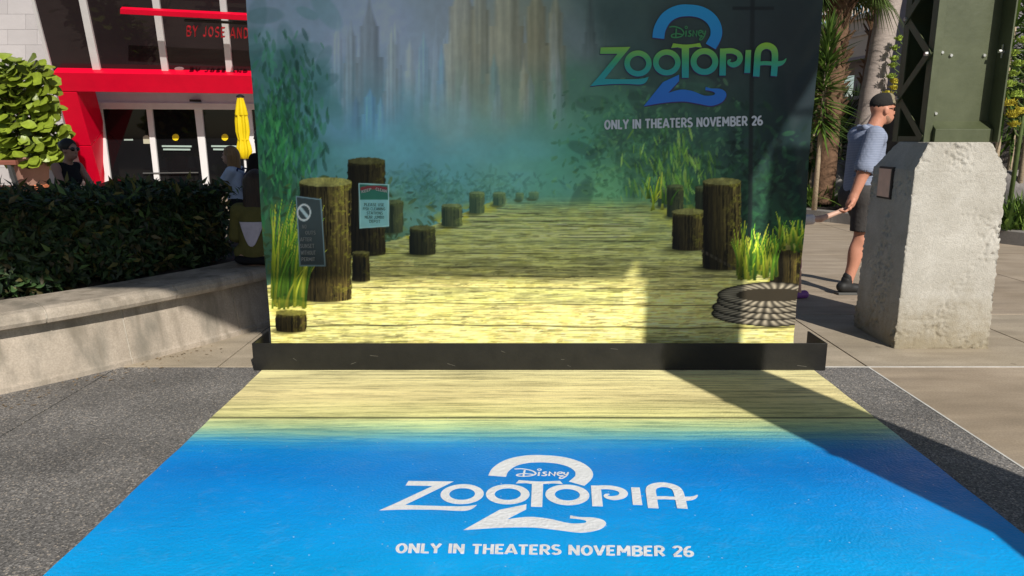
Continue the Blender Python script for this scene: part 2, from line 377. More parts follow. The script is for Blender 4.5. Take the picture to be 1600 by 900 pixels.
# ================================================================== THE OVERHEAD DECK AND ITS GREEN COLUMNS
M_green = mat('olive_steel_paint', rgb(78,85,58), .40, .16, 4, .06, 25, spec=.5, second=rgb(89,95,69))
M_bolt = mat('galvanised_bolt', (.55,.55,.53), .35, .1, 30, metal=.8)
M_bronze = mat('brown_plaque', (.72,.54,.46), .4, .1, 12, spec=.5, metal=.35)
M_plframe = mat('dark_plaque_frame', (.035,.03,.028), .5, .1)
def pillar_mat():
    """board-marked rough concrete with damp yellow-brown foot"""
    m = bpy.data.materials.new('rough_concrete'); m.use_nodes = True; n, l = m.node_tree.nodes, m.node_tree.links; b = n['Principled BSDF']
    tc = n.new('ShaderNodeTexCoord')
    def nz(s, d=6, r=.6):
        t = n.new('ShaderNodeTexNoise'); t.inputs['Scale'].default_value = s; t.inputs['Detail'].default_value = d; t.inputs['Roughness'].default_value = r
        l.new(tc.outputs['Object'], t.inputs['Vector']); return t
    a, f, p = nz(3.2, 8, .65), nz(130, 3), nz(11, 6, .7)
    rp = n.new('ShaderNodeValToRGB'); rp.color_ramp.elements[0].position = .3; rp.color_ramp.elements[1].position = .65
    rp.color_ramp.elements[0].color = (.40,.375,.325,1); rp.color_ramp.elements[1].color = (.54,.515,.465,1); l.new(a.outputs[0], rp.inputs[0])
    sx = n.new('ShaderNodeSeparateXYZ'); l.new(tc.outputs['Object'], sx.inputs[0])
    ad = n.new('ShaderNodeMath'); ad.operation = 'MULTIPLY_ADD'; l.new(p.outputs[0], ad.inputs[0]); ad.inputs[1].default_value = -.55; l.new(sx.outputs['Z'], ad.inputs[2])
    st = n.new('ShaderNodeMapRange'); st.inputs[1].default_value = -.25; st.inputs[2].default_value = .2; st.inputs[3].default_value = .75; st.inputs[4].default_value = 0
    l.new(ad.outputs[0], st.inputs[0])
    mx = n.new('ShaderNodeMix'); mx.data_type = 'RGBA'; l.new(st.outputs[0], mx.inputs[0]); l.new(rp.outputs[0], mx.inputs[6]); mx.inputs[7].default_value = (.25,.20,.115,1)
    mr = n.new('ShaderNodeMapRange'); mr.inputs[1].default_value = .3; mr.inputs[2].default_value = .7; mr.inputs[3].default_value = .85; mr.inputs[4].default_value = 1.12; l.new(f.outputs[0], mr.inputs[0])
    hs = n.new('ShaderNodeHueSaturation'); l.new(mr.outputs[0], hs.inputs['Value']); l.new(mx.outputs[2], hs.inputs['Color']); l.new(hs.outputs[0], b.inputs['Base Color'])
    b.inputs['Roughness'].default_value = .95; b.inputs['Specular IOR Level'].default_value = .15
    b1 = n.new('ShaderNodeBump'); b1.inputs['Strength'].default_value = .5; b1.inputs['Distance'].default_value = .012; l.new(f.outputs[0], b1.inputs['Height'])
    l.new(b1.outputs[0], b.inputs['Normal'])
    return m
M_pillar = pillar_mat()
def pier_mesh(w=.70, d=.66, h=1.30, top=1.50, seed=1):
    """tapered pier with chamfered head; rough, chipped, with board lines (origin at base front-left corner)"""
    n = 150; vs = []; fs = []
    def outline(z):
        t = z/h; i = .02*t; zc = max(0., z-h)
        return (i+.00*t, w-.02*t, .03*t, d-.02*t, zc*.95)
    ring = []
    N = 72
    lv = [j*h/n for j in range(n+1)] + [h+(top-h)*k/24 for k in range(1, 25)]
    for z in lv:
        x0, x1, y0, y1, c = outline(z); x0 += c*.46; x1 -= c*.68; y0 += c*.06; y1 -= c*.9
        for s in range(4):
            A = [(x0,y0),(x1,y0),(x1,y1),(x0,y1)][s]; B = [(x1,y0),(x1,y1),(x0,y1),(x0,y0)][s]
            for k in range(N):
                t = k/N; px, py = A[0]+(B[0]-A[0])*t, A[1]+(B[1]-A[1])*t
                vs.append([px, py, z, s, t])
    V = np.array(vs); P = V[:, :3].copy(); s = V[:, 3]; t = V[:, 4]; z = P[:, 2]
    nrm = np.zeros_like(P); nrm[s == 0] = (0,-1,0); nrm[s == 1] = (1,0,0); nrm[s == 2] = (0,1,0); nrm[s == 3] = (-1,0,0)
    a = np.where((s == 0) | (s == 2), P[:, 0], P[:, 1])
    edge = np.minimum(t, 1-t)
    d0 = .0035*(fbm(a*45+s*17, z*45, seed, 5)-.5)                             # general roughness
    zone = sstep(.50, .66, fbm(a*3.1+s*5, z*2.6, seed+3, 3)); pit = fbm(a*52+s*31, z*44, seed+5, 3); d0 -= .016*zone*np.clip(pit-.50, 0, .3)*4      # clusters of blow holes
    d0 -= .010*np.clip(fbm(a*80+s*13, z*80, seed+15, 2)-.74, 0, 1)*4
    lane = np.floor(z/.215); d0 += .0025*(vnoise(lane*1.7+.3, s*3.1+.2, seed+7)-.5)                                                  # boards stand a little in or out
    d0 -= .0035*np.exp(-((z % .215)-.0)**2/.000012)*(fbm(a*9, z*0+lane, seed+8, 3) > .42)
    d0 -= .013*np.exp(-edge/.012)*np.clip(fbm(z*48+s*9, z*0+s, seed+9, 5)-.36, 0, 1)*2.4                                              # chipped arrises
    P += nrm*d0[:, None]
    R = 4*N; q = []
    for j in range(len(lv)-1):
        k = np.arange(R); q.append(np.stack([j*R+k, j*R+(k+1) % R, (j+1)*R+(k+1) % R, (j+1)*R+k], 1))
    F = np.concatenate(q)
    me = np_mesh('pier', P, F, smooth=False)
    bm = bmesh.new(); bm.from_mesh(me); bm.verts.ensure_lookup_table(); L = len(lv)-1
    bm.faces.new([bm.verts[L*R+k] for k in range(R)]); bm.to_mesh(me); bm.free()
    return me
def make_column(origin, label, wide=.485, dep=.44, plaque=True, top=5.0, seed=1):
    t = thing('steel_column', label, 'column', origin, 0, 'green steel columns on concrete piers')
    link('concrete_pier', pier_mesh(seed=seed), M_pillar, t)
    z0 = 1.50; x0 = .125; x1 = x0+wide; y0 = .15; y1 = y0+dep
    MB().box(x0+.056, x1-.012, y0+.05, y0+.065, z0, top).build('web_plate', M_green, t)
    MB().box(x0, x0+.055, y0+.0, y0+.012, z0, top).build('flange', M_green, t, bevel=.002)
    MB().box(x0, x0+.012, y0+.0125, y0+.075, z0, top).build('chord', M_green, t, bevel=.002)
    MB().box(x1-.012, x1, y0-.09, y0+.10, z0, top).build('flange', M_green, t, bevel=.002)
    MB().hexa([(x0+.058,y0-.035,z0),(x1-.014,y0-.035,z0),(x1-.014,y0+.048,z0),(x0+.058,y0+.048,z0)],
              [(x0+.058,y0-.035,z0+.09),(x1-.014,y0-.035,z0+.09),(x1-.014,y0+.048,z0+.15),(x0+.058,y0+.048,z0+.15)]).build('kick_plate', M_green, t, bevel=.003)
    MB().box(x0, x0+.012, y1-.075, y1-.0125, z0, top).build('chord', M_green, t, bevel=.002)
    MB().box(x0, x1-.002, y1-.012, y1, z0, top).build('rear_plate', M_green, t)
    MB().box(x1-.014, x1-.002, y0+.102, y1-.014, z0, top).build('side_plate', M_green, t)
    xi = x0+(.20 if plaque else .02); MB().box(xi, xi+.01, y0+.08, y1-.08, z0, top).build('inner_plate', M_green, t)  # without plaque, set forward to stop sun passing the lacing
    z = z0+.04; k = 0; st = .285
    while z < top-st:
        ya, yb = (y0+.045, y1-.045) if k % 2 == 0 else (y1-.045, y0+.045)
        off = -.008 if k % 2 == 0 else -.017
        p = Vector((x0+off, ya, z)); q = Vector((x0+off, yb, z+st)); d = (q-p).normalized(); w = Vector((0, -d.z, d.y))*.027; e = Vector((.007,0,0)); p -= d*.03; q += d*.03
        MB().hexa([p-w,p+w,p+w+e,p-w+e],[q-w,q+w,q+w+e,q-w+e]).build('lacing_bar', M_green, t)
        c = q-d*.03+Vector((-.002,0,0)); MB().tube([c, c+Vector((-.018,0,0))], [.018,.014], 8).build('bolt', M_bolt, t)
        z += st; k += 1
    MB().box(x0+.002, x0+.010, y0+.08, y1-.08, z0, z0+.04).build('base_plate', M_green, t)
    for bx, bz in ((x0+.15, z0+.60), (x1-.1, z0+.60), (x0+.09, z0+.20), (x0+.085, z0+.62)):
        MB().tube([(bx, y0+.05, bz), (bx, y0+.036, bz)], [.013, .010], 8).build('bolt', M_bolt, t)
    MB().tube([(x1-.013, y0-.03, z0+.62), (x1-.05, y0-.03, z0+.62)], .012, 8).build('bolt', M_bolt, t)
    MB().box(x1-.03, x1-.024, y0-.035, y0-.025, z0+.575, z0+.665).build('bolt_plate', M_bolt, t)
    if plaque:
        MB().box(.004, .03, .30, .50, 1.075, 1.315).build('plaque_frame', M_plframe, t, bevel=.003)
        MB().box(-.001, .0035, .312, .488, 1.09, 1.30).build('plaque', M_bronze, t)
    return t
c1 = make_column((2.83, 5.15, 0), 'olive green laced steel column on rough concrete pier beside the walking man', seed=3)
c2 = make_column((2.66, .50, 0), 'olive green steel column beside the floor graphic, outside the frame', wide=.48, dep=.45, plaque=False, seed=4)
for ch in c2.children:
    if ch.name.startswith('concrete_pier'): ch.scale = (.8, .8, 1)
M_deck = mat('deck_soffit', (.24,.25,.22), .8, .1, 2)
deck = thing('overhead_deck', 'unseen overhead deck on the green columns, sized to shade the backdrop', 'deck')
MB().box(-12, 3.55, -.58, 4.6, 5.0, 5.25).build('deck_slab', M_deck, deck)  # unseen slab, edges set to cast the shade on cloth and hedge
MB().box(3.2, 3.54, -.4, 4.5, 4.75, 4.995).build('edge_beam', M_green, deck)
MB().box(-12, 3.1, -.4, -.2, 4.75, 4.995).build('edge_beam', M_green, deck)
sg = thing('shade_board', 'unseen green board under the deck edge, added to shade the backdrop', 'sign', (3.56, .68, 4.05))
MB().box(0, .32, 0, .03, 0, .72).build('board', M_green, sg, bevel=.004)  # made-up board, keeps sun off a patch at the backdrop's right
MB().tube([(.05,.015,.70),(.05,.015,.96)], .012).build('hanger', M_bolt, sg); MB().tube([(-.02,.015,.95),(.30,.015,.95)], .014).build('hanger', M_bolt, sg)

# ================================================================== THE FLOOR GRAPHIC
def floor_mat():
    m = bpy.data.materials.new('floor_print'); m.use_nodes = True; n, l = m.node_tree.nodes, m.node_tree.links; b = n['Principled BSDF']
    tc = n.new('ShaderNodeTexCoord'); sx = n.new('ShaderNodeSeparateXYZ'); l.new(tc.outputs['Object'], sx.inputs[0])
    def nz(scale, st, d=6, r=.6):
        mp = n.new('ShaderNodeMapping'); mp.inputs['Scale'].default_value = st; l.new(tc.outputs['Object'], mp.inputs[0])
        t = n.new('ShaderNodeTexNoise'); t.inputs['Scale'].default_value = scale; t.inputs['Detail'].default_value = d; t.inputs['Roughness'].default_value = r
        l.new(mp.outputs[0], t.inputs['Vector']); return t
    grain = nz(3.0, (.5, 9.5, 1), 9, .82); g2 = nz(2.0, (.25, 5, 1), 5); blot = nz(1.2, (1, 1.6, 1), 6)
    # y of the print with a ragged dissolve
    mp = n.new('ShaderNodeMath'); mp.operation = 'MULTIPLY_ADD'; l.new(grain.outputs[0], mp.inputs[0]); mp.inputs[1].default_value = .40; 
    l.new(sx.outputs['Y'], mp.inputs[2])
    sh = n.new('ShaderNodeMath'); sh.operation = 'SUBTRACT'; l.new(mp.outputs[0], sh.inputs[0]); sh.inputs[1].default_value = .20
    mr = n.new('ShaderNodeMapRange'); mr.inputs[1].default_value = 1.7; mr.inputs[2].default_value = 4.7; l.new(sh.outputs[0], mr.inputs[0])
    rp = n.new('ShaderNodeValToRGB'); cr = rp.color_ramp
    stops = [(1.7,(0,176,246)),(2.35,(0,171,246)),(2.75,(0,153,238)),(3.15,(0,132,222)),(3.36,(0,138,222)),(3.48,(44,154,212)),(3.58,(124,192,188)),(3.70,(198,224,168)),(3.84,(236,230,158)),(4.15,(240,224,164)),(4.66,(248,238,176))]
    cr.elements[0].position = 0; cr.elements[0].color = (*rgb(*stops[0][1]), 1); cr.elements[1].position = (4.66-1.7)/3; cr.elements[1].color = (*rgb(*stops[-1][1]), 1)
    for y, c in stops[1:-1]:
        e = cr.elements.new((y-1.7)/3); e.color = (*rgb(*c), 1)
    l.new(mr.outputs[0], rp.inputs[0])
    # wood grain only on the boards end
    gm = n.new('ShaderNodeMapRange'); gm.inputs[1].default_value = 3.38; gm.inputs[2].default_value = 3.75; l.new(sx.outputs['Y'], gm.inputs[0])
    gr = n.new('ShaderNodeMapRange'); gr.inputs[1].default_value = .36; gr.inputs[2].default_value = .53; gr.inputs[3].default_value = .34; gr.inputs[4].default_value = 1.14; l.new(grain.outputs[0], gr.inputs[0])
    gr2 = n.new('ShaderNodeMapRange'); gr2.inputs[1].default_value = .35; gr2.inputs[2].default_value = .65; gr2.inputs[3].default_value = .8; gr2.inputs[4].default_value = 1.12; l.new(g2.outputs[0], gr2.inputs[0])
    mu = n.new('ShaderNodeMath'); mu.operation = 'MULTIPLY'; l.new(gr.outputs[0], mu.inputs[0]); l.new(gr2.outputs[0], mu.inputs[1])
    # the printed dark gap between two boards
    gp = n.new('ShaderNodeMath'); gp.operation = 'COMPARE'; l.new(sx.outputs['Y'], gp.inputs[0]); gp.inputs[1].default_value = 3.805; gp.inputs[2].default_value = .014
    gi = n.new('ShaderNodeMapRange'); gi.inputs[3].default_value = 1; gi.inputs[4].default_value = .32; l.new(gp.outputs[0], gi.inputs[0])
    mu2 = n.new('ShaderNodeMath'); mu2.operation = 'MULTIPLY'; l.new(mu.outputs[0], mu2.inputs[0]); l.new(gi.outputs[0], mu2.inputs[1])
    lerp = n.new('ShaderNodeMix'); lerp.data_type = 'FLOAT'; l.new(gm.outputs[0], lerp.inputs[0]); lerp.inputs[2].default_value = 1; l.new(mu2.outputs[0], lerp.inputs[3])
    bl = n.new('ShaderNodeMapRange'); bl.inputs[1].default_value = .3; bl.inputs[2].default_value = .7; bl.inputs[3].default_value = .86; bl.inputs[4].default_value = 1.10; l.new(blot.outputs[0], bl.inputs[0])
    mu3 = n.new('ShaderNodeMath'); mu3.operation = 'MULTIPLY'; l.new(lerp.outputs[0], mu3.inputs[0]); l.new(bl.outputs[0], mu3.inputs[1])
    hs = n.new('ShaderNodeHueSaturation'); l.new(rp.outputs[0], hs.inputs['Color']); l.new(mu3.outputs[0], hs.inputs['Value'])
    # specks of grit
    v = n.new('ShaderNodeTexVoronoi'); v.inputs['Scale'].default_value = 42; l.new(tc.outputs['Object'], v.inputs['Vector'])
    sp = n.new('ShaderNodeSeparateColor'); l.new(v.outputs['Color'], sp.inputs[0])
    c1_ = n.new('ShaderNodeMath'); c1_.operation = 'GREATER_THAN'; c1_.inputs[1].default_value = .93; l.new(sp.outputs[0], c1_.inputs[0])
    c2_ = n.new('ShaderNodeMath'); c2_.operation = 'LESS_THAN'; c2_.inputs[1].default_value = .13; l.new(v.outputs['Distance'], c2_.inputs[0])
    c3 = n.new('ShaderNodeMath'); c3.operation = 'MULTIPLY'; l.new(c1_.outputs[0], c3.inputs[0]); l.new(c2_.outputs[0], c3.inputs[1])
    c4 = n.new('ShaderNodeMath'); c4.operation = 'MULTIPLY'; c4.inputs[1].default_value = .6; l.new(c3.outputs[0], c4.inputs[0])
    mx = n.new('ShaderNodeMix'); mx.data_type = 'RGBA'; l.new(c4.outputs[0], mx.inputs[0]); l.new(hs.outputs[0], mx.inputs[6]); mx.inputs[7].default_value = (.65,.68,.7,1)
    dn = nz(8., (1, 1.3, 1), 12, .8); dm = n.new('ShaderNodeMapRange'); dm.inputs[1].default_value = .52; dm.inputs[2].default_value = .72; dm.inputs[3].default_value = 0; dm.inputs[4].default_value = .09; l.new(dn.outputs[0], dm.inputs[0])
    dx = n.new('ShaderNodeMix'); dx.data_type = 'RGBA'; l.new(dm.outputs[0], dx.inputs[0]); l.new(mx.outputs[2], dx.inputs[6]); dx.inputs[7].default_value = (.42,.42,.40,1)
    l.new(dx.outputs[2], b.inputs['Base Color'])
    b.inputs['Roughness'].default_value = .45; b.inputs['Specular IOR Level'].default_value = .3
    sc_ = nz(2.6, (1, 1, 1), 9, .7); rr = n.new('ShaderNodeMapRange'); rr.inputs[1].default_value = .35; rr.inputs[2].default_value = .7; rr.inputs[3].default_value = .34; rr.inputs[4].default_value = .62; l.new(sc_.outputs[0], rr.inputs[0]); l.new(rr.outputs[0], b.inputs['Roughness'])
    vb = n.new('ShaderNodeTexVoronoi'); vb.inputs['Scale'].default_value = 75; l.new(tc.outputs['Object'], vb.inputs['Vector'])
    nb = nz(30, (1,1,1), 3)
    ad = n.new('ShaderNodeMath'); ad.operation = 'ADD'; l.new(vb.outputs['Distance'], ad.inputs[0]); l.new(nb.outputs[0], ad.inputs[1])
    bp = n.new('ShaderNodeBump'); bp.inputs['Strength'].default_value = .35; bp.inputs['Distance'].default_value = .005; l.new(ad.outputs[0], bp.inputs['Height']); l.new(bp.outputs[0], b.inputs['Normal'])
    return m
floor_g = thing('floor_graphic', 'large printed floor sticker, wood boards fading into bright blue with white title', 'floor sticker')
pts = [(MAT_X0, y + 0) for y in np.linspace(1.6, 4.66, 40)]
outl = [(MAT_X0+.0016*math.sin(i*1.7)+.002*math.sin(i*.6), y) for i, (_, y) in enumerate(pts)] + [(MAT_X1+.0018*math.sin(i*1.3), y) for i, (_, y) in reversed(list(enumerate(pts)))]
MB().poly([(x, y, .0005) for x, y in outl], (0, 0, .0035)).build('printed_sheet', floor_mat(), floor_g)
M_print = mat('white_print', (.80,.82,.86), .5, .07, 9, .3, 70, second=(.86,.87,.9))
word, two, small = title_shapes()
src = [(95,575), (1410,392), (745,30), (905,711)]
dst = [ground(596,800), ground(1096,777), ground(843,712), ground(901,833)]
Amat = np.array([[u, v, 1] for u, v in src]); cx_, *_ = np.linalg.lstsq(Amat, np.array([p.x for p in dst]), rcond=None); cy_, *_ = np.linalg.lstsq(Amat, np.array([p.y for p in dst]), rcond=None)
on_floor = lambda u, v, d: (cx_[0]*u+cx_[1]*v+cx_[2], cy_[0]*u+cy_[1]*v+cy_[2], .0052+d)
lay(word, on_floor).build('title_word', M_print, floor_g)
lay(two, on_floor).build('title_numeral', M_print, floor_g)
lay(small, on_floor).build('title_signature', M_print, floor_g)
tx, tl = text_shapes('ONLY IN THEATERS NOVEMBER 26', .195, .095)
q00, q10, q01, q11 = ground(618,866), ground(1084,872), ground(620,851), ground(1083,856)
def bil(u, v, d):
    a = u/tl; p = (q00*(1-a)+q10*a)*(1-v)+(q01*(1-a)+q11*a)*v; return (p.x, p.y, .0052+d)
lay(tx, bil).build('date_line', M_print, floor_g)

# ================================================================== THE PRINTED BACKDROP
BY = 4.85
BX0, BX1 = -1.68, 1.965
bd = thing('printed_backdrop', 'tall fabric photo backdrop printed with a misty boardwalk and a title', 'backdrop')
def paint(px, py):
    """the print: a plain misty boardwalk with posts, grass and rope (colours per point, linear)"""
    ctrl = [(400,20,112,124,140),(470,60,116,130,146),(540,60,128,138,156),(600,40,132,140,158),(650,80,126,136,148),(700,20,122,130,138),(760,60,124,124,112),(830,60,112,112,98),(900,60,86,96,96),
            (420,120,70,104,104),(470,150,66,104,112),(430,190,40,88,66),(470,240,52,96,92),(540,190,82,120,136),(600,200,90,128,144),(640,240,82,126,136),(700,200,104,132,130),(780,170,104,122,108),(860,180,78,112,92),(900,140,62,90,76),
            (430,290,34,62,48),(500,270,68,112,112),(580,240,78,122,130),(650,290,62,104,104),(720,280,74,118,112),(800,260,84,130,116),(860,260,72,120,100),(900,230,60,108,86),
            (960,40,44,58,56),(1000,100,40,56,54),(1050,60,34,42,42),(1100,100,34,42,42),(1180,60,30,36,38),(1240,60,24,30,32),(1250,150,16,24,28),(960,180,54,92,70),(1000,220,50,82,66),(1080,230,38,60,52),(1150,230,24,40,38),(1220,230,14,26,28),(1250,300,10,22,22),
            (940,300,84,128,90),(1000,270,70,112,80),(1040,260,62,102,66),(1100,300,40,70,46),(1180,330,22,44,34),(1240,350,24,60,34),(450,330,52,84,52),(620,330,78,104,74),(520,330,60,90,80)]
    C = np.array(ctrl, float); num = np.zeros(px.shape+(3,)); den = np.zeros(px.shape)
    wx = px+26*(fbm(px/40, py/40, 3)-.5); wy = py+26*(fbm(px/40, py/40, 11)-.5)
    for x, y, r, g_, b_ in C:
        w = 1/(((wx-x)**2+(wy-y)**2)+350.)**1.6
        num += w[..., None]*np.array([r, g_, b_]); den += w
    c = num/den[..., None]
    def mixc(m, col):
        nonlocal c
        m = np.clip(m, 0, 1)[..., None]; c = c*(1-m)+np.asarray(col, float)*m
    n1 = fbm(px/9, py/9, 21, 4); n2 = fbm(px/60, py/60, 31, 4)
    # hazy distant towers, plain shafts with set-backs and pointed heads
    R0 = np.random.default_rng(12)
    def win(x0, x1, y0, y1):
        cm = px[px.shape[0]//3]; c0, c1 = np.searchsorted(cm, x0-30), np.searchsorted(cm, x1+30); rm = -py[:, px.shape[1]//2]; r0, r1 = np.searchsorted(rm, -y1-4), np.searchsorted(rm, -y0+4)
        return slice(max(r0, 0), max(r1, 0)), slice(c0, c1)
    def tower(cx, w, ytop, ybase, head, col, op, soft=3.4):
        """head: length of the pointed head; shaft steps in twice; lighter on its left side"""
        sl = win(cx-w-8, cx+w+8, ytop-6, ybase+4); X_, Y_ = px[sl], py[sl]
        y1 = ytop+head; t = np.clip((Y_-ytop)/max(head, 1), 0, 1)
        hw = np.where(Y_ < y1, w*.42*t**1.25, w*np.where(Y_ < y1+.30*(ybase-y1), .55, np.where(Y_ < y1+.62*(ybase-y1), .8, 1.)))
        m = sstep(soft, -soft, np.abs(X_-cx)-hw)*sstep(ytop-3, ytop+3, Y_)*sstep(ybase, ybase-.75*(ybase-max(ytop, 0)), Y_)**.8
        u = (X_-cx)/w; k = 1.08-.26*sstep(-.1, .5, u)+.07*np.sin(u*14+cx)*(w > 12)+.16*(fbm(X_/3+cx, Y_/26, 29, 3)-.5)
        mm = np.clip(m*op*.72, 0, 1)[..., None]; c[sl] = c[sl]*(1-mm)+np.array(col)*k[..., None]*mm
    for i in range(16): tower(R0.uniform(520, 905), R0.uniform(7, 15), R0.uniform(10, 120), 215, R0.uniform(15, 50), [(136,144,154),(128,138,148),(122,136,150)][i % 3], .55, 2.2)
    for a in ((577,27,-6,205,46,(98,104,106),.85),(548,15,30,200,26,(112,120,122),.8),(612,13,40,195,30,(128,136,134),.75),(640,10,62,190,16,(156,160,160),.6),(662,14,50,190,24,(112,140,156),.7),
              (722,36,-60,205,70,(136,130,110),.9),(750,18,-120,190,60,(122,118,100),.9),(792,34,-90,205,60,(128,122,102),.88),(838,26,-40,200,50,(112,104,80),.85),(868,20,-20,190,40,(116,110,88),.8),(690,9,70,200,24,(104,136,160),.75),(704,7,48,185,18,(150,150,136),.7),
              (772,11,84,200,20,(96,124,126),.75),(818,10,92,200,20,(150,144,118),.6),(578,15,138,240,14,(92,136,172),.75),(556,9,150,235,10,(72,100,124),.7),(595,8,152,240,12,(108,150,180),.7),(922,15,-60,112,110,(50,58,56),.9),(945,6,40,112,40,(56,68,62),.8),(866,9,104,190,20,(92,116,100),.6)):
        tower(*a)
    mixc(.55*sstep(150, 250, py)*sstep(460, 560, px)*sstep(960, 800, px)*sstep(.25, .75, fbm(px/70, py/34, 37, 4)), (84,134,140))
    # foliage: hanging masses left, thickets right, dabbed on leaf by leaf
    def dab(x, y, a, b, ang, col, op):
        r_ = max(a, b)*1.1+1; sl = win(x-r_, x+r_, y-r_, y+r_); X_, Y_ = px[sl], py[sl]
        if X_.size == 0: return
        dx, dy = X_-x, Y_-y; ca, sa = math.cos(ang), math.sin(ang); m = sstep(1.15, .55, ((dx*ca+dy*sa)/a)**2+((-dx*sa+dy*ca)/b)**2)[..., None]*op
        c[sl] = c[sl]*(1-m)+np.array(col)*m
    def thicket(n, xs_, ys_, cols, sz, op=.7, long=1.6, ang=None):
        for _ in range(n):
            q = np.clip(R0.normal(.5, .26), -.1, 1.1); q2 = np.clip(R0.normal(.5, .27), -.15, 1.15); x = xs_[0]+(xs_[1]-xs_[0])*q; y = ys_[0]+(ys_[1]-ys_[0])*q2; s_ = R0.uniform(*sz)
            dab(x, y, s_*long, s_*.7, R0.uniform(0, 3.14) if ang is None else ang+R0.normal(0, .25), np.array(cols[R0.integers(len(cols))])*R0.uniform(.75, 1.25), op)
    thicket(60, (385, 520), (40, 190), [(62,96,96),(54,90,88)], (12, 26), .30); thicket(700, (385, 500), (90, 330), [(24,62,40),(34,84,54),(20,50,40),(48,104,70)], (2, 5), .4, 2.4, 1.5)
    thicket(140, (395, 480), (140, 330), [(58,120,66),(36,92,50)], (1.5, 4), .55, 3.5, 1.5)
    thicket(90, (930, 1150), (110, 300), [(38,58,50),(46,74,58),(30,44,42)], (10, 24), .35); thicket(1100, (890, 1130), (150, 318), [(44,80,52),(58,96,62),(34,62,46),(76,112,70)], (1.6, 4.4), .34, 1.7)
    thicket(220, (985, 1120), (215, 330), [(96,128,48),(70,104,44),(124,146,66),(46,78,38)], (1.2, 3.2), .6, 5, 1.45)
    thicket(600, (1110, 1268), (200, 430), [(14,30,24),(20,42,30),(10,22,20),(28,58,36)], (2, 6), .42, 1.9)
    thicket(700, (540, 850), (268, 330), [(44,78,66),(54,92,74),(38,66,58),(70,108,84)], (1.4, 4), .20, 2.2)
    thicket(700, (395, 650), (300, 455), [(40,52,28),(56,66,32),(30,40,24),(74,84,36)], (1.6, 5), .5, 2)
    # a utility pole in the haze
    mixc(sstep(5, 2, np.abs(px-1176+.012*py))*.75*sstep(470, 330, py), (16,20,22)); mixc(sstep(3.5, 2, np.abs(py-13))*sstep(34, 31, np.abs(px-1177))*.8, (16,20,22))
    # the boardwalk
    hor = 302.
    d = np.maximum(py-hor, .6)
    half_l = 92+d*2.35+.0022*d*d; half_r = 140+.75*d+.0046*d*d
    edge_n = 16*(fbm(px/13, py/6, 71)-.5)*np.clip(d/60, .25, 1)
    on = sstep(-4, 26, py-hor-5)*sstep(-2, 5, (px-(890-half_l))+edge_n)*sstep(-2, 5, ((900+half_r)-px)+edge_n)
    board = 2600/d; bb_w = board*.40+.06*np.sin(px/140)+.02*np.sin(px/23)
    bi = np.floor(bb_w); bf = bb_w-bi
    tone = vnoise(bi*3.7+.5, bi*0+2.5, 81); tone2 = vnoise(bi*1.3+.2, np.floor((px+60*vnoise(bi*7.1, bi*0, 82))/170.)*2.3+.4, 83)
    fine = fbm(px*.05, py*1.15, 91, 5); fine2 = fbm(px*.016, py*.42, 93, 5)
    far = np.clip(d/190, 0, 1)[..., None]
    wood = np.array([104,116,72])*(1-far)+np.array([244,230,146])*far
    k = (.50+.62*fine+.34*(fine2-.5)+.16*(tone-.5)+.16*(tone2-.5))*(1-.62*sstep(.045, .0, np.minimum(bf, 1-bf))*np.clip(d/40, 0, 1))
    k = k*(1-.30*sstep(.60, .72, fbm(px*.028, py*.75, 95, 5)))*(1-.25*sstep(.68, .74, fbm(px*.04, py*.35, 97, 4))*sstep(60, 120, d))
    hue = np.stack([1+.05*(tone2-.5), 1+.0*tone, 1-.22*(fine2-.5)], -1)
    wood = wood*(k*1.22)[..., None]*hue
    m = on[..., None]; c = c*(1-m)+wood*m
    moss = sstep(.5, .66, fbm(px/14, py/7, 101, 5))
    le = np.minimum(px-(890-half_l), (900+half_r)-px)
    mixc(moss*.75*sstep(70, 0, np.abs(le))*sstep(hor+4, hor+30, py), (132,128,38)); mixc(moss*.5*sstep(30, 0, np.abs(le-10))*sstep(hor+4, hor+30, py), (166,156,44))
    mixc(moss*.20*on, (150,146,60))
    # posts
    def post(x0, x1, y0, y1, lit, hazec=None, haz=0.):
        sl = win(x0-60, x1+25, y0-14, y1+22); xx, yy, nn1 = px[sl], py[sl], n1[sl]; cs0 = c[sl]
        wp_ = (x1-x0)*.62; sh0 = (.6*sstep(1.2, .2, ((xx-(x0+x1)/2+wp_*.3)/wp_)**2+((yy-y1-1)/(3+wp_*.10))**2))[..., None]; cs0 = cs0*(1-sh0)+np.array((40,42,22))*sh0
        rg = 3.2*(fbm(yy/6+x0, yy*0+x0, 7)-.5)*min(1, (x1-x0)/40)
        t = np.clip((xx-x0)/(x1-x0), 0, 1); el = np.sqrt(np.clip(1-(2*t-1)**2, 0, 1)); ry = (x1-x0)*.09
        topc = y0+ry; topf = topc-ry*el+1.6*(fbm(xx/3.+x0, xx*0+y0, 8)-.5)
        m = sstep(-.6, .6, xx-x0+rg)*sstep(-.6, .6, x1-xx+rg)*sstep(-.8, .8, yy-topf)*sstep(-1.2, 1.2, y1+ry*.8*el-yy)
        g1 = fbm(xx/1.5+x0, yy/42, 111, 5); crack = sstep(.60, .68, fbm(xx/2.6+x0*2, yy/70, 117, 3)); shade = .28+.95*t**1.5*(1-.4*sstep(.88, 1, t))
        cc = np.array([96,82,42])*lit*((.25+1.3*g1)*shade*(1-.6*crack))[..., None]
        ms = sstep(8, 0, yy-topc-4*nn1)*.85*(.4+.6*t)+sstep(.52, .64, fbm(xx/4.5, yy/5, 121, 4))*.7*sstep(.4, .95, t)
        cc = cc*(1-np.clip(ms, 0, 1)[..., None])+np.array([148,140,52])*lit*(np.clip(ms, 0, 1)*(.3+1.0*fbm(xx/2.2, yy/2.2, 123, 3)))[..., None]
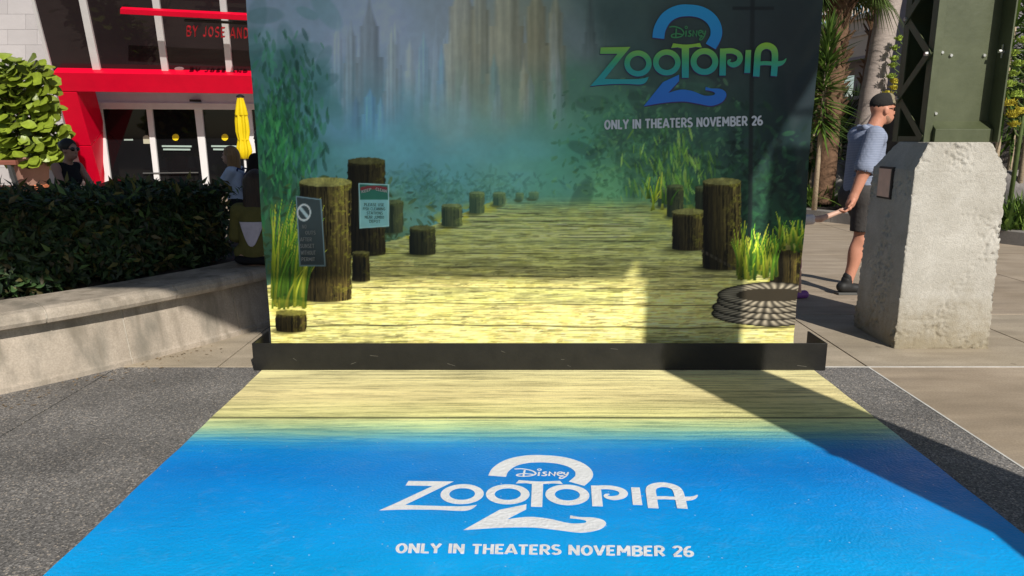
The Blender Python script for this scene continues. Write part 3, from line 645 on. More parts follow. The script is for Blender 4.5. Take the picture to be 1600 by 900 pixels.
        onT = sstep(1.08, .95, ((xx-(x0+x1)/2)/((x1-x0)/2))**2+((yy-topc)/max(ry, 1))**2); cc = cc*(1-.55*onT[..., None])+np.array([150,146,92])*lit*(onT*(.35+.4*nn1))[..., None]
        if haz: cc = cc*(1-haz)+np.array(hazec)*haz
        c[sl] = cs0*(1-m[..., None])+cc*m[..., None]
    hz = (70,112,92)
    for a in ((806,818,301,312,.9,hz,.6),(826,842,299,310,.9,hz,.65),(1018,1030,300,313,.9,hz,.5),(770,790,300,320,.9,hz,.5),(733,757,299,332,.8,hz,.42),(690,722,318,352,.8,hz,.3),(640,680,352,396,.6,hz,.12),(598,630,312,362,.6,hz,.25),(1028,1046,294,322,.7,hz,.4),(1042,1068,288,338,.6,hz,.22),(1086,1110,290,345,.5,hz,.18),
              (1050,1102,326,388,.8,None,0),(1098,1158,278,418,.85,None,0),(543,602,246,396,.5,None,0),(550,578,392,438,.75,None,0),(468,549,277,466,1.0,None,0),(430,479,484,516,.8,None,0),(1204,1262,380,446,1.0,None,0)): post(*a)
    # rope lying coiled
    cxr, cyr = 1206., 458.
    for i, yy in enumerate((490, 480, 470, 461)):                      # turns of the coil, lowest first
        rx = 78-2.5*i+2*math.sin(i*2.1); ry = 15.
        ang = np.arctan2((py-yy)/ry, (px-cxr)/rx); rad = np.sqrt(((px-cxr)/rx)**2+((py-yy)/ry)**2); th = (rad-1)*ry*(1+.9*np.abs(np.cos(ang))); dd = th/6.2
        m = sstep(1.05, .9, np.abs(dd)); tw = .5+.5*np.sin(ang*34+dd*1.7+i); shd = np.sqrt(np.clip(1-(dd*.9+.25)**2, 0, 1))
        inside = sstep(1.0, .9, rad); mixc(inside, (40,36,30) if i < 3 else (58,52,42))
        c = c*(1-m[..., None])+(np.array([176,164,142])*((.18+.82*shd)*(.45+.6*tw))[..., None])*m[..., None]
    mixc(sstep(3.2, 2, np.abs(py-(388+ (px-1090)*.55)))*(px > 1092)*(px < 1170)*(.6+.4*np.sin(px*.9)), (62,56,46))
    # grass blades
    r = np.random.default_rng(5)
    def blades(n, xa, xb, yb, ha, hb, lean):
        nonlocal c
        for i in range(n):
            x0 = r.uniform(xa, xb); y0 = yb+r.uniform(-16, 10); h = r.uniform(ha, hb); le = lean*r.uniform(.2, 1.2)+r.uniform(-14, 14); w = r.uniform(1.6, 3.4)
            x_lo, x_hi = min(x0, x0+le)-6, max(x0, x0+le)+6
            sel = np.where((px > x_lo) & (px < x_hi) & (py > y0-h) & (py < y0))
            if not len(sel[0]): continue
            t = (y0-py[sel])/h; xc = x0+le*t**1.8; m = sstep(w*(1-t)+.7, w*(1-t)*.4, np.abs(px[sel]-xc))[..., None]
            col = np.array([(150,168,38),(96,140,36),(186,192,60),(64,110,32)][i % 4])*r.uniform(.75, 1.1)*(.55+.6*t[..., None])
            c[sel] = c[sel]*(1-m)+col*m
    blades(150, 424, 478, 474, 60, 150, 26); blades(110, 1152, 1214, 428, 30, 74, 6); blades(46, 1216, 1254, 386, 14, 40, 2); blades(14, 1010, 1050, 322, 16, 46, 0)
    base_n = fbm(px/6, py/5, 131, 4); mixc(sstep(1.15, .7, ((px-450)/42)**2+((py-480)/13)**2+1.1*(base_n-.5))*(.2+.5*n1)*.6, (168,162,50));
    # painted notice boards on the posts
    def board_q(pts_, col, border):
        P = np.array(pts_, float); ins = np.full(px.shape, 1e9)
        for i in range(4):
            a, b_ = P[i], P[(i+1) % 4]; e = (b_-a)/np.linalg.norm(b_-a); ins = np.minimum(ins, (px-a[0])*(-e[1])+(py-a[1])*e[0])
        m = sstep(-.7, .7, ins); mixc(m, border); mixc(sstep(1.2, 2.2, ins), col); return ins
    ins = board_q([(462,306),(502,311),(509,416),(468,416)], (44,52,54), (92,112,120))
    ins = board_q([(560,286),(608,288),(608,354),(562,357)], (98,138,138), (120,160,156))
    mixc(sstep(1.5, 2.2, ins)*sstep(313, 311, py), (34,78,66)); mixc(sstep(3.4, 2.6, np.abs(py-(299-6*np.cos((px-584)/22))))*sstep(22, 20, np.abs(px-584)), (96,40,44))
    mm = np.sqrt(((px-475)/10.5)**2+((py-332)/13)**2); mixc(sstep(1.1, 1.0, mm)*sstep(.78, .86, mm), (150,165,170)); mixc(sstep(.3, .2, np.abs((px-475)/10.5-(py-332)/13)/1.2)*sstep(1.0, .9, mm)*.8, (150,165,170))
    c = c*(.965+.07*n1)[..., None]*(.96+.08*n2)[..., None]
    # colours still as seen on the cloth, sunlit foot and shaded top included
    return c
def proj_px(x, y, z):
    dz = z-EYE; dd = y*CT-dz*ST; u = y*ST+dz*CT
    return 800+FPX*x/dd, 450-FPX*u/dd
def inks(c):
    c = np.clip(c/255, 0, 1); lin = np.where(c <= .04045, c/12.92, ((c+.055)/1.055)**2.4); return lin
nx, nz_ = 640, 440
gx_ = np.linspace(BX0, BX1, nx); gz_ = np.concatenate([np.linspace(.05, 2.42, nz_), np.linspace(2.5, 3.05, 6)])
X, Z = np.meshgrid(gx_, gz_); PX, PY = proj_px(X, BY, Z)
pc = paint(PX, PY)
INK = 1.0
lin = inks(pc)
lin = np.clip(lin*(1.05+1.75*sstep(430, 335, PY))[..., None], 0, .86)  # upper print brightened in its colour to offset the shade falling there
# the cloth is stretched over a frame: faint ripples, a few drag creases from the corners
wob = .006*(fbm(X*1.3, Z*1.1, 301)-.5) + .0025*np.sin(X*2.1+Z*3)*sstep(.2, 0, X-BX0) + .004*np.exp(-((X-BX0)+.9*(Z-2.05))**2/.0006)*sstep(.5, 0, X-BX0) \
      - .004*np.exp(-((X-BX0)-.8*(Z-2.0))**2/.0008)*sstep(.35, 0, X-BX0) + .012*np.exp(-((BX1-X)-.25*(Z-1.0))**2/.002)*sstep(.35, 0, BX1-X) + .008*np.sin((Z*1.0+(BX1-X)*1.6)*26)*sstep(.22, 0, BX1-X)*(fbm(X*3, Z*3, 77)-.2)
ZR = gz_.shape[0]
side = .012*np.sin(Z*5.1)*sstep(.1, 0, np.minimum(X-BX0, BX1-X))*.4
V = np.stack([X+np.where(X < 0, side, -side), np.full_like(X, BY)-wob, Z], -1).reshape(-1, 3)
I = np.arange(ZR*nx).reshape(ZR, nx); Fq = np.stack([I[:-1,:-1], I[:-1,1:], I[1:,1:], I[1:,:-1]], -1).reshape(-1, 4)
M_cloth = attr_mat('printed_cloth', .36, .2, bump=.06, bscale=900)
sheet = link('printed_sheet', np_mesh('printed_sheet', V, Fq, lin.reshape(-1, 3), smooth=True), M_cloth, bd)
M_black = mat('black_frame', (.02,.02,.021), .55, .2, 8, spec=.4)
M_back = mat('cloth_back', (.5,.5,.48), .8, .05)
MB().box(BX0+.015, BX1-.015, BY+.03, BY+.075, .06, 3.03).build('core_panel', M_back, bd)
MB().box(BX0+.006, BX0+.014, BY+.016, BY+.08, .05, 3.05).build('edge_trim', M_black, bd); MB().box(BX1-.014, BX1-.006, BY+.016, BY+.08, .05, 3.05).build('edge_trim', M_black, bd)
for sx_ in (-1.35, 0.1, 1.6):
    MB().tube([(sx_, BY+.09, 2.6), (sx_, BY+.95, .03)], .02).build('rear_brace', M_black, bd)
    MB().box(sx_-.03, sx_+.03, BY+.0, BY+1.05, .0, .028).build('foot_rail', M_black, bd)
# title, built as flat print just in front of the cloth
def grad_mat(name, stops, z0, z1, rough=.4):
    m = bpy.data.materials.new(name); m.use_nodes = True; n, l = m.node_tree.nodes, m.node_tree.links; b = n['Principled BSDF']
    tc = n.new('ShaderNodeTexCoord'); s = n.new('ShaderNodeSeparateXYZ'); l.new(tc.outputs['Object'], s.inputs[0]); mr = n.new('ShaderNodeMapRange')
    mr.inputs[1].default_value = z0; mr.inputs[2].default_value = z1; l.new(s.outputs['Z'], mr.inputs[0]); rp = n.new('ShaderNodeValToRGB'); cr = rp.color_ramp
    cr.elements[0].color = (*stops[0][1], 1); cr.elements[0].position = stops[0][0]; cr.elements[1].color = (*stops[-1][1], 1); cr.elements[1].position = stops[-1][0]
    for p, c in stops[1:-1]:
        e = cr.elements.new(p); e.color = (*c, 1)
    l.new(mr.outputs[0], rp.inputs[0]); l.new(rp.outputs[0], b.inputs['Base Color']); b.inputs['Roughness'].default_value = rough; b.inputs['Specular IOR Level'].default_value = .35
    return m
PR = .0075                                                   # print stands this far before the mean cloth plane
def on_cloth(u, v, d): p = at(900+u/4.2857, v/4.2857, BY-PR-d); return (p.x, p.y, p.z)
zc = lambda v: at(1070, v/4.2857, BY).z
M_tw = grad_mat('title_green_teal', [(0,(.02,.36,.42)),(.35,(.02,.36,.34)),(.62,(.06,.42,.17)),(1,(.34,.62,.045))], zc(575), zc(288))
M_t2 = grad_mat('title_blue', [(0,(.02,.16,.62)),(.4,(.015,.22,.66)),(1,(.012,.36,.72))], zc(711), zc(33))
M_tp = mat('title_purple_edge', (.05,.02,.12), .5, .05); M_ts = mat('title_signature_green', (.05,.27,.10), .5, .05); M_td = mat('date_line_white', (.62,.63,.68), .5, .05)
sh_ = lambda S, dx, dy: [([Vector((p[0]+dx, p[1]+dy)) for p in v], f) for v, f in S]
lay(sh_(two, 2, 7), on_cloth, .00003).build('numeral_edge', M_tp, bd)
lay(sh_(word, -3, 6), on_cloth, .00003).build('word_edge', M_tp, bd)
PR = .0082; lay(two, on_cloth, .00006).build('title_numeral', M_t2, bd)
PR = .0091; lay(word, on_cloth, .00006).build('title_word', M_tw, bd); lay(small, on_cloth, .00006).build('title_signature', M_ts, bd)
def line_on_cloth(txt, bl, br, h, w, m, name, track=.1):
    S, L = text_shapes(txt, w, track); bl, br = Vector(bl), Vector(br); ax = (br-bl)/L
    def f(u, v, d):
        q = bl+ax*u; p = at(q.x, q.y-h*v, BY-PR-d); return (p.x, p.y, p.z)
    lay(S, f, .00006).build(name, m, bd)
line_on_cloth('ONLY IN THEATERS NOVEMBER 26', (944.5,202.3), (1191.7,195.5), 14.6, .2, M_td, 'date_line', .095)
M_sg = mat('notice_grey', (.16,.17,.17), .6, .05); M_sd = mat('notice_ink', (.02,.055,.055), .6, .05); M_sw = mat('notice_pale', (.42,.44,.42), .6, .05)
for tx_, x0_, x1_, y_, h_ in (('NO',472,479,357,6),('OUTS',477,493,366.5,6),('AFTER',469,487,377,6),('SUNSET',469,491,387.5,6.5),('WITHOUT',470,493,398,6.5),('PERMIT',471,492,408,6)):
    line_on_cloth(tx_, (x0_,y_), (x1_,y_), h_, .17, M_sg, 'notice_text')
for tx_, x0_, x1_, y_, h_ in (('PLEASE USE',569,600,322,4.6),('FISH CLEANING',567,602,328.5,4.6),('STATIONS',573,598,335,4.6),('NEAR JUMBO',570,600,341.6,4.6),('DEPOT',577,594,348,4.6)):
    line_on_cloth(tx_, (x0_,y_), (x1_,y_+.3), h_, .11, M_sd, 'notice_text')
line_on_cloth('KEEP', (565,302), (580,298), 4.6, .2, M_sw, 'notice_text'); line_on_cloth('CLEAN', (587,297.5), (604,301), 4.6, .2, M_sw, 'notice_text')
# the black tray the backdrop stands in
M_tray = mat('black_tray_paint', (.010,.010,.010), .45, .35, 5, .06, 40, spec=.35, second=(.016,.015,.013))
tr = thing('base_tray', 'low black metal tray along the foot of the backdrop', 'tray')
MB().box(-1.735, 2.105, 4.64, 4.652, .001, .19).build('front_panel', M_tray, tr, bevel=.002)
MB().box(-1.735, -1.723, 4.6525, 4.95, .001, .19).build('side_panel', M_tray, tr, bevel=.002)
MB().box(2.093, 2.105, 4.6525, 4.95, .001, .19).build('side_panel', M_tray, tr, bevel=.002)
MB().box(-1.722, 2.092, 4.6525, 4.80, .001, .012).build('bottom_plate', M_tray, tr)
M_scr = mat('scratch', (.16,.15,.13), .6, .2)
for k in range(9):
    a = random.uniform(-1.6, 2.0); z = random.uniform(.03, .16); dx = random.uniform(.02, .07); dz = random.uniform(-.02, .02)
    MB().add([(a,4.6396,z),(a+dx,4.6396,z+dz),(a+dx,4.6396,z+dz+.0015),(a,4.6396,z+.002)], [(0,1,2,3)]).build('scratch', M_scr, tr)

# ================================================================== THE CONCRETE BENCH PLANTER
ctrl = [(-6.6,2.25),(-5.4,2.65),(-4.3,3.2),(-3.6,3.72),(-3.12,4.18),(-2.75,4.6),(-2.43,5.07),(-2.12,5.59),(-1.9,6.15),(-1.78,6.8),(-1.75,7.5)]
path = smooth2(ctrl, 10, False)
L = [0]
for a, b in zip(path[:-1], path[1:]): L.append(L[-1]+(b-a).length)
def path_at(s):
    s = min(max(s, 0), L[-1]-1e-6); i = max(k for k in range(len(L)) if L[k] <= s); i = min(i, len(path)-2)
    t = (s-L[i])/(L[i+1]-L[i]); p = path[i].lerp(path[i+1], t)
    j0, j1 = max(i-2, 0), min(i+3, len(path)-1); d = (path[j1]-path[j0]).normalized()
    return p, Vector((d.y, -d.x))            # outward = towards the camera side
def sweep(s0, s1, prof, step=.09):
    n = max(2, int((s1-s0)/step)+1); mb = MB(); m = len(prof); vs = []
    for i in range(n):
        p, o = path_at(s0+(s1-s0)*i/(n-1))
        for d, z in prof: vs.append((p.x+o.x*d, p.y+o.y*d, z))
    fs = [(i*m+j, (i+1)*m+j, (i+1)*m+(j+1) % m, i*m+(j+1) % m) for i in range(n-1) for j in range(m)]
    fs += [tuple(range(m))[::-1], tuple((n-1)*m+j for j in range(m))]
    return mb.add(vs, fs)
def bench_mat():
    m = concrete_mat('bench_concrete', (.45,.385,.315), (.36,.305,.245), rand=.04, sc=2.4)
    n, l = m.node_tree.nodes, m.node_tree.links; b = n['Principled BSDF']; src_ = b.inputs['Base Color'].links[0].from_socket
    geo = n.new('ShaderNodeNewGeometry'); mp = n.new('ShaderNodeMapping'); mp.inputs['Scale'].default_value = (3.2,3.2,1.1); l.new(geo.outputs['Position'], mp.inputs[0])
    t = n.new('ShaderNodeTexNoise'); t.inputs['Scale'].default_value = 1.5; t.inputs['Detail'].default_value = 7; t.inputs['Roughness'].default_value = .6; l.new(mp.outputs[0], t.inputs['Vector'])
    mr = n.new('ShaderNodeMapRange'); mr.inputs[1].default_value = .47; mr.inputs[2].default_value = .70; mr.inputs[3].default_value = 0; mr.inputs[4].default_value = .85; l.new(t.outputs[0], mr.inputs[0])
    mx = n.new('ShaderNodeMix'); mx.data_type = 'RGBA'; l.new(mr.outputs[0], mx.inputs[0]); l.new(src_, mx.inputs[6]); mx.inputs[7].default_value = (.17,.155,.125,1)
    mp2 = n.new('ShaderNodeMapping'); mp2.inputs['Scale'].default_value = (6.5,6.5,.55); l.new(geo.outputs['Position'], mp2.inputs[0])
    t2 = n.new('ShaderNodeTexNoise'); t2.inputs['Scale'].default_value = 1.4; t2.inputs['Detail'].default_value = 6; l.new(mp2.outputs[0], t2.inputs['Vector'])
    m3 = n.new('ShaderNodeMapRange'); m3.inputs[1].default_value = .56; m3.inputs[2].default_value = .70; m3.inputs[3].default_value = 0; m3.inputs[4].default_value = .7; l.new(t2.outputs[0], m3.inputs[0])
    mx2 = n.new('ShaderNodeMix'); mx2.data_type = 'RGBA'; l.new(m3.outputs[0], mx2.inputs[0]); l.new(mx.outputs[2], mx2.inputs[6]); mx2.inputs[7].default_value = (.20,.17,.13,1)
    l.new(mx2.outputs[2], b.inputs['Base Color']); return m
M_bench = bench_mat(); M_mortar = mat('bench_joint', (.40,.36,.30), .9, .25, 30)
bench = thing('planter_bench', 'curved grey concrete planter wall with overhanging seat, left of the backdrop', 'planter')
wall_prof = [(.0,-.02),(.0,.035),(-.012,.045),(-.075,.36),(-.075,.392),(-.42,.392),(-.42,-.02)]
cap_prof = [(-.09,.396),(.012,.396),(.034,.405),(.045,.43),(.04,.462),(.015,.488),(-.02,.50),(-.40,.505),(-.44,.495),(-.44,.396)]
def s_near(pt):
    return L[min(range(len(path)), key=lambda k: (Vector(pt)-path[k]).length_squared)]
js = [0] + [s_near(p) + d for p, d in (((-5.0,2.85),0), ((-4.0,3.45),0), ((-3.0,4.3),0), ((-2.68,4.7),.02), ((-2.28,5.3),0), ((-1.83,6.5),0))] + [L[-1]]
wj = [0] + [s_near(p) for p in ((-4.6,3.0), (-3.6,3.72), (-2.63,4.77), (-2.14,5.55))] + [L[-1]]
cj = [0] + [s_near(p) for p in ((-4.9,2.9), (-3.9,3.5), (-2.93,4.4), (-2.42,5.09), (-1.95,6.0))] + [L[-1]]
for a, b in zip(wj[:-1], wj[1:]): sweep(a+.006, b-.006, wall_prof).build('wall_segment', M_bench, bench, bevel=.004)
for a, b in zip(cj[:-1], cj[1:]): sweep(a+.005, b-.005, cap_prof).build('seat_slab', M_bench, bench, smooth=False)
for a in wj[1:-1]: sweep(a-.0055, a+.0055, [(d-.006, z) for d, z in wall_prof], .01).build('joint', M_mortar, bench)
for a in cj[1:-1]: sweep(a-.0045, a+.0045, [(d-.004 if d > -.2 else d+.004, z+(.004 if z < .45 else -.004)) for d, z in cap_prof], .01).build('joint', M_mortar, bench)
# soil inside
inner = [path_at(L[-1]*k/30) for k in range(31)]
mb = MB(); vs = []
for i, (p, o) in enumerate(inner):
    for d in (-.425, -.6, -1.0, -1.7, -2.6): vs.append((p.x+o.x*d, p.y+o.y*d, .44+.03*math.sin(i*2.3+d*7)+(.03 if d < -.5 else 0)))
fs = [(i*5+j, (i+1)*5+j, (i+1)*5+j+1, i*5+j+1) for i in range(30) for j in range(4)]
mb.add(vs, fs).build('soil', M_soil, bench)

# ================================================================== FOLIAGE
M_hedge = attr_mat('hedge_leaves', .5, .4, trans=.25)
M_leafgen = attr_mat('garden_leaves', .45, .4, trans=.3)
M_stem = mat('woody_stem', (.10,.075,.05), .9, .3, 20)
def leaf_cloud(name, pos, nrm, size, asp, col, m, parent, bend=.25):
    """pointed, folded leaves: six corners each, one mesh"""
    n = len(pos); up = rng.normal(size=(n, 3)); nrm = nrm/np.linalg.norm(nrm, axis=1, keepdims=True)
    d = np.cross(nrm, up); d /= np.linalg.norm(d, axis=1, keepdims=True); s = np.cross(nrm, d)
    Ls = size[:, None]; w = asp*size[:, None]*.5; b = bend*size[:, None]
    P = np.stack([pos, pos+d*Ls*.4+s*w+nrm*b*.3, pos+d*Ls*.45, pos+d*Ls*.4-s*w+nrm*b*.3, pos+d*Ls-nrm*b*.5], 1).reshape(-1, 3)
    k = np.arange(n)[:, None]*5
    F = np.concatenate([k+np.array([[0,1,2]]), k+np.array([[1,4,2]]), k+np.array([[0,2,3]]), k+np.array([[2,4,3]])])
    C = np.repeat(col, 5, 0)
    return link(name, np_mesh(name, P, F, C), m, parent)
def leaf_cols(n, pal, var=.25):
    pal = np.array(pal); c = pal[rng.integers(0, len(pal), n)]; return c*rng.uniform(1-var, 1+var, (n, 1))
hedge = thing('hedge', 'dense dark green clipped hedge behind the concrete planter bench', 'hedge')
N = 34000
s_ = rng.uniform(L[-1]*.12, s_near((-1.9,6.15)), N); dd = rng.uniform(.46, 1.9, N); zz = np.zeros(N); front = rng.random(N) < .62
pp = [path_at(v) for v in s_]; PXY = np.array([(p.x, p.y) for p, o in pp]); OO = np.array([(o.x, o.y) for p, o in pp])
hump = fbm(s_*1.7, dd*1.6, 401)*.16+fbm(s_*6, dd*5, 404)*.07
topz = .985+hump
zz = np.where(front, .48+(topz-.48)*rng.random(N)**.8, topz-rng.exponential(.05, N))
lump = .20*(fbm(s_*3.1, zz*3.3, 411)-.5)
dd = np.where(front, .58+lump+rng.exponential(.07, N)+.16*np.clip((zz-.85)/.3, 0, 1)**2, dd)
pos = np.stack([PXY[:, 0]-OO[:, 0]*dd, PXY[:, 1]-OO[:, 1]*dd, zz], 1)
nr = np.stack([OO[:, 0]*front, OO[:, 1]*front, np.where(front, .35, 1.0)], 1)+rng.normal(size=(N, 3))*.55
leaf_cloud('foliage', pos, nr, rng.uniform(.035, .1, N), .42, leaf_cols(N, [(.016,.036,.013),(.021,.046,.016),(.03,.06,.02),(.012,.027,.011),(.042,.07,.02),(.06,.05,.018)], .4), M_hedge, hedge)
N2 = 2600; top2 = rng.random(N2) < .6; i2 = rng.integers(0, N, N2); p2 = pos[i2]+np.stack([OO[i2, 0]*.03, OO[i2, 1]*.03, np.full(N2, .025)], 1)
leaf_cloud('new_shoots', p2, np.stack([OO[i2, 0]*.5, OO[i2, 1]*.5, np.full(N2, .5)], 1)+rng.normal(size=(N2, 3))*.8, rng.uniform(.07, .125, N2), .34, leaf_cols(N2, [(.045,.088,.025),(.06,.105,.03),(.033,.066,.023),(.11,.10,.025)], .4), M_hedge, hedge)
mb = MB()
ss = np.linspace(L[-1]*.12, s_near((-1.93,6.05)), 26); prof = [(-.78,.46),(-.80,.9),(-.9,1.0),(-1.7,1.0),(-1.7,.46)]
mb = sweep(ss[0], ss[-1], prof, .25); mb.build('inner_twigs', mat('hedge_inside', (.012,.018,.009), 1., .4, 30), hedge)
for k in range(26):
    p, o = path_at(random.uniform(L[-1]*.25, s_near((-2.3,5.3)))); q = Vector((p.x-o.x*.78, p.y-o.y*.78, .46)); MB().tube([q, q+Vector((random.uniform(-.1,.1), random.uniform(-.1,.05), .25)), q+Vector((random.uniform(-.15,.15), -.1, .5))], [.012,.009,.004], 5).build('stem', M_stem, hedge)
# broad leaves of a small plant at the hedge foot
def leaf_mesh(name, Ln, W, cup=.12, fold=.12, n=6, fiddle=0.):
    vs = []; fs = []
    for i in range(n+1):
        t = i/n; w = W*.5*math.sin(math.pi*min(1, t*.94+.05))**.7*(1+fiddle*(t-.5)); x = Ln*t; z = -cup*Ln*t*t
        vs += [(x, -w, z+fold*w+.02*Ln*math.sin(i*2.1)), (x, 0, z), (x, w, z+fold*w+.02*Ln*math.cos(i*1.9))]
    for i in range(n):
        a = 3*i; fs += [(a, a+3, a+4, a+1), (a+1, a+4, a+5, a+2)]
    me = bpy.data.meshes.new(name); me.from_pydata(vs, [], fs); me.shade_smooth(); return me
def put_leaf(me, m, parent, p, direction, up, sc, name='leaf'):
    d = Vector(direction).normalized(); u = Vector(up); s = u.cross(d)
    if s.length < 1e-3: s = Vector((1,0,0))
    s.normalize(); u = d.cross(s)
    o = bpy.data.objects.new(name, me); COL.objects.link(o); o.parent = parent
    o.matrix_local = Matrix.Translation(Vector(p)) @ Matrix((d, s, u)).transposed().to_4x4() @ Matrix.Scale(sc, 4)
    return o
M_broad = mat('broad_leaf', (.09,.17,.06), .4, .25, 9, .1, 25, rand=.35, trans=.2)
me_l = leaf_mesh('broad_leaf', .10, .055); me_l.materials.append(M_broad)
for (px_, py_, n_), lab in zip(((25,462,12),(60,455,12)), ('small bright-leaved plant at the hedge foot, far left edge', 'small bright-leaved plant at the hedge foot, right of the other one')):
    c = ground(px_, py_, .47); t = thing('ground_plant', lab, 'plant', c, 0, 'small plants at the hedge foot')
    for k in range(n_+8):
        a = random.uniform(0, 6.28); r = random.uniform(.02, .12); h = random.uniform(.03, .17)
        put_leaf(me_l, None, t, (r*math.cos(a), r*math.sin(a)-.02, h), (math.cos(a), math.sin(a)-.3, random.uniform(-.2,.4)), (0,-.5,1), random.uniform(.7,1.2))
    MB().tube([(0,0,-.03),(.02,-.01,.08),(0,-.02,.16)], [.006,.005,.003], 5).build('stem', M_stem, t)

def blade_plant(name, label, cat, base, specs, cols, m=None, group=None, trunk=None, extra=None):
    """specs: list of (root, direction, length, width, droop); sword leaves joined as one crown"""
    t = thing(name, label, cat, base, 0, group); V = []; F = []; C = []; n = 5
    for root, dr, ln, w, droop in specs:
        d = Vector(dr).normalized(); s = d.cross(Vector((0,0,1)));
        if s.length < .05: s = Vector((1,0,0))
        s.normalize(); s = (s+Vector((0,0,random.uniform(-.5,.5)))).normalized(); k = len(V); col = np.array(random.choice(cols))*random.uniform(.7,1.3)
        for i in range(n+1):
            q = i/n; c = Vector(root)+d*ln*q+Vector((0,0,-droop*ln*q*q)); ww = w*.5*(1-q**2.2)*(.65+.7*q*(1-q)*2)+.0006
            V += [tuple(c+s*ww), tuple(c-s*ww)]; C += [col*(.85+.3*q)]*2
        F += [(k+2*i, k+2*i+1, k+2*i+3, k+2*i+2) for i in range(n)]
    o = link('leaves', np_mesh('leaves', np.array(V), np.array(F), np.array(C)), m or M_leafgen, t)
    if trunk: MB().tube(*trunk).build('trunk', extra or M_stem, t, smooth=True)
    return t

# ================================================================== THE RESTAURANT FRONT (left)
M_white = mat('white_metal_frame', (.72,.70,.70), .45, .05, 4)
M_red = mat('red_panel', (.76,.002,.03), .4, .06, 3, spec=.2)
M_redl = mat('red_letters', (.34,.012,.02), .4, .05)
def glass_mat(name, col, rough=.03):
    m = bpy.data.materials.new(name); m.use_nodes = True; b = m.node_tree.nodes['Principled BSDF']
    n, l = m.node_tree.nodes, m.node_tree.links
    tc = n.new('ShaderNodeTexCoord'); t = n.new('ShaderNodeTexNoise'); t.inputs['Scale'].default_value = .7; l.new(tc.outputs['Object'], t.inputs['Vector'])
    rp = n.new('ShaderNodeValToRGB'); rp.color_ramp.elements[0].color = (*[x*.6 for x in col], 1); rp.color_ramp.elements[1].color = (*[x*1.5 for x in col], 1); l.new(t.outputs[0], rp.inputs[0]); l.new(rp.outputs[0], b.inputs['Base Color'])
    b.inputs['Roughness'].default_value = rough; b.inputs['Specular IOR Level'].default_value = .3
    return m
M_glass = glass_mat('dark_glazing', (.024,.017,.019)); M_dglass = glass_mat('door_glass', (.006,.006,.007), .05)
M_tile = mat('white_wall_tile', (.43,.40,.40), .75, .05, 3, .05, 30, rand=.05); M_grout = mat('wall_grout', (.37,.34,.34), .9, .1)
GN = Vector((.02, -math.cos(math.radians(30)), -math.sin(math.radians(30)))).normalized()    # raked front leans out over the doors
G0 = at(240, 116, 18.6); DN = Vector((0,-1,0)); D0 = Vector((0, 20, 0)); WN = Vector((.12,-1,0)).normalized(); W0 = at(60, 100, 18.9)
rest = thing('restaurant_front', 'restaurant front with raked dark glazing and a bright red door portal', 'building', (0,0,0))
def panel(name, pxs, p0, n, thick, m, parent=None, lift=0., bevel=0.):
    pts = [onplane(x, y, p0, n)+n*lift for x, y in pxs]
    return MB().poly(pts, -n*thick).build(name, m, parent if parent is not None else rest, bevel=bevel)
ln = lambda x0, y0, x1, y1, y: x0+(x1-x0)*(y-y0)/(y1-y0)
TOPY = -170
muls = [((125,136),(148,160)), ((239,250),(255,265)), ((344,354),(355,365)), ((447,457),(453,463))]
xb = [55]+[m_[0][0] for m_ in muls]; prev = ((50, 0), (83, 113))
edges = [((54, 0), (84, 113))]+[((m_[0][1], 0), (m_[1][1], 115)) for m_ in muls]
rights = [((m_[0][0], 0), (m_[1][0], 115)) for m_ in muls]+[((560, 0), (560, 115))]
for (a, b), (c, d) in zip(edges, rights):
    xl = lambda y, a=a, b=b: ln(a[0], a[1], b[0], b[1], y); xr = lambda y, c=c, d=d: ln(c[0], c[1], d[0], d[1], y)
    panel('glazing_pane', [(xl(TOPY), TOPY), (xr(TOPY), TOPY), (xr(116), 116), (xl(116), 116)], G0, GN, .03, M_glass)
for m_ in muls:
    f = lambda k, y: ln(m_[0][k], 0, m_[1][k], 115, y)
    panel('mullion', [(f(0,TOPY), TOPY), (f(1,TOPY), TOPY), (f(1,117), 117), (f(0,117), 117)], G0, GN, .16, M_white, lift=.07, bevel=.006)
panel('left_mullion', [(ln(50,0,79,113,TOPY), TOPY), (ln(55,0,84.5,113,TOPY), TOPY), (84.5,113), (79,113)], G0, GN, .2, M_white, lift=.05)
# red portal (beam, raked post, joints between its panels)
BN = GN; B0 = onplane(240, 117, G0, GN)+GN*.25
panel('red_beam', [(82,113),(560,120.5),(560,149),(120,143.2),(88.5,142.6)], B0, BN, .9, M_red, bevel=.01)
panel('red_post', [(88.8,143.8),(119.6,144.4),(142.5,227.3),(111.5,227.5)], B0, BN, .9, M_red, bevel=.01)
panel('red_post', [(111.8,228.6),(142.8,228.4),(166,312),(134,312)], B0, BN, .9, M_red, bevel=.01)
# doors behind the portal
panel('portal_back_wall', [(120,138),(560,138),(560,171),(140,171)], D0, DN, .2, M_white, lift=-.02)
panel('portal_side_wall', [(136,160),(153,160),(168,312),(150,312)], D0, DN, .2, M_white, lift=-.02)
doors = [((159,230),(174,244)), ((237,305),(250,319)), ((315,384),(327,398)), ((392,462),(404,473))]
frames = [((152,160),(167,175.5)), ((229,238),(243,251)), ((304,316),(318,328)), ((383,393),(397,405))]
for i, ((a, b), (c, d)) in enumerate(doors):
    g_ = panel('door_leaf', [(a,170),(b,170.5),(ln(b,170,d,288,312),312),(ln(a,170,c,288,312),312)], D0, DN, .03, M_dglass)
for (a, b), (c, d) in frames:
    panel('door_frame', [(a,163),(b,163),(ln(b,163,d,286,312),312),(ln(a,163,c,286,312),312)], D0, DN, .12, M_white, lift=.06, bevel=.008)
panel('door_header', [(152.5,160),(480,163),(480,172),(153,170.5)], D0, DN, .14, M_white, lift=.085, bevel=.008)
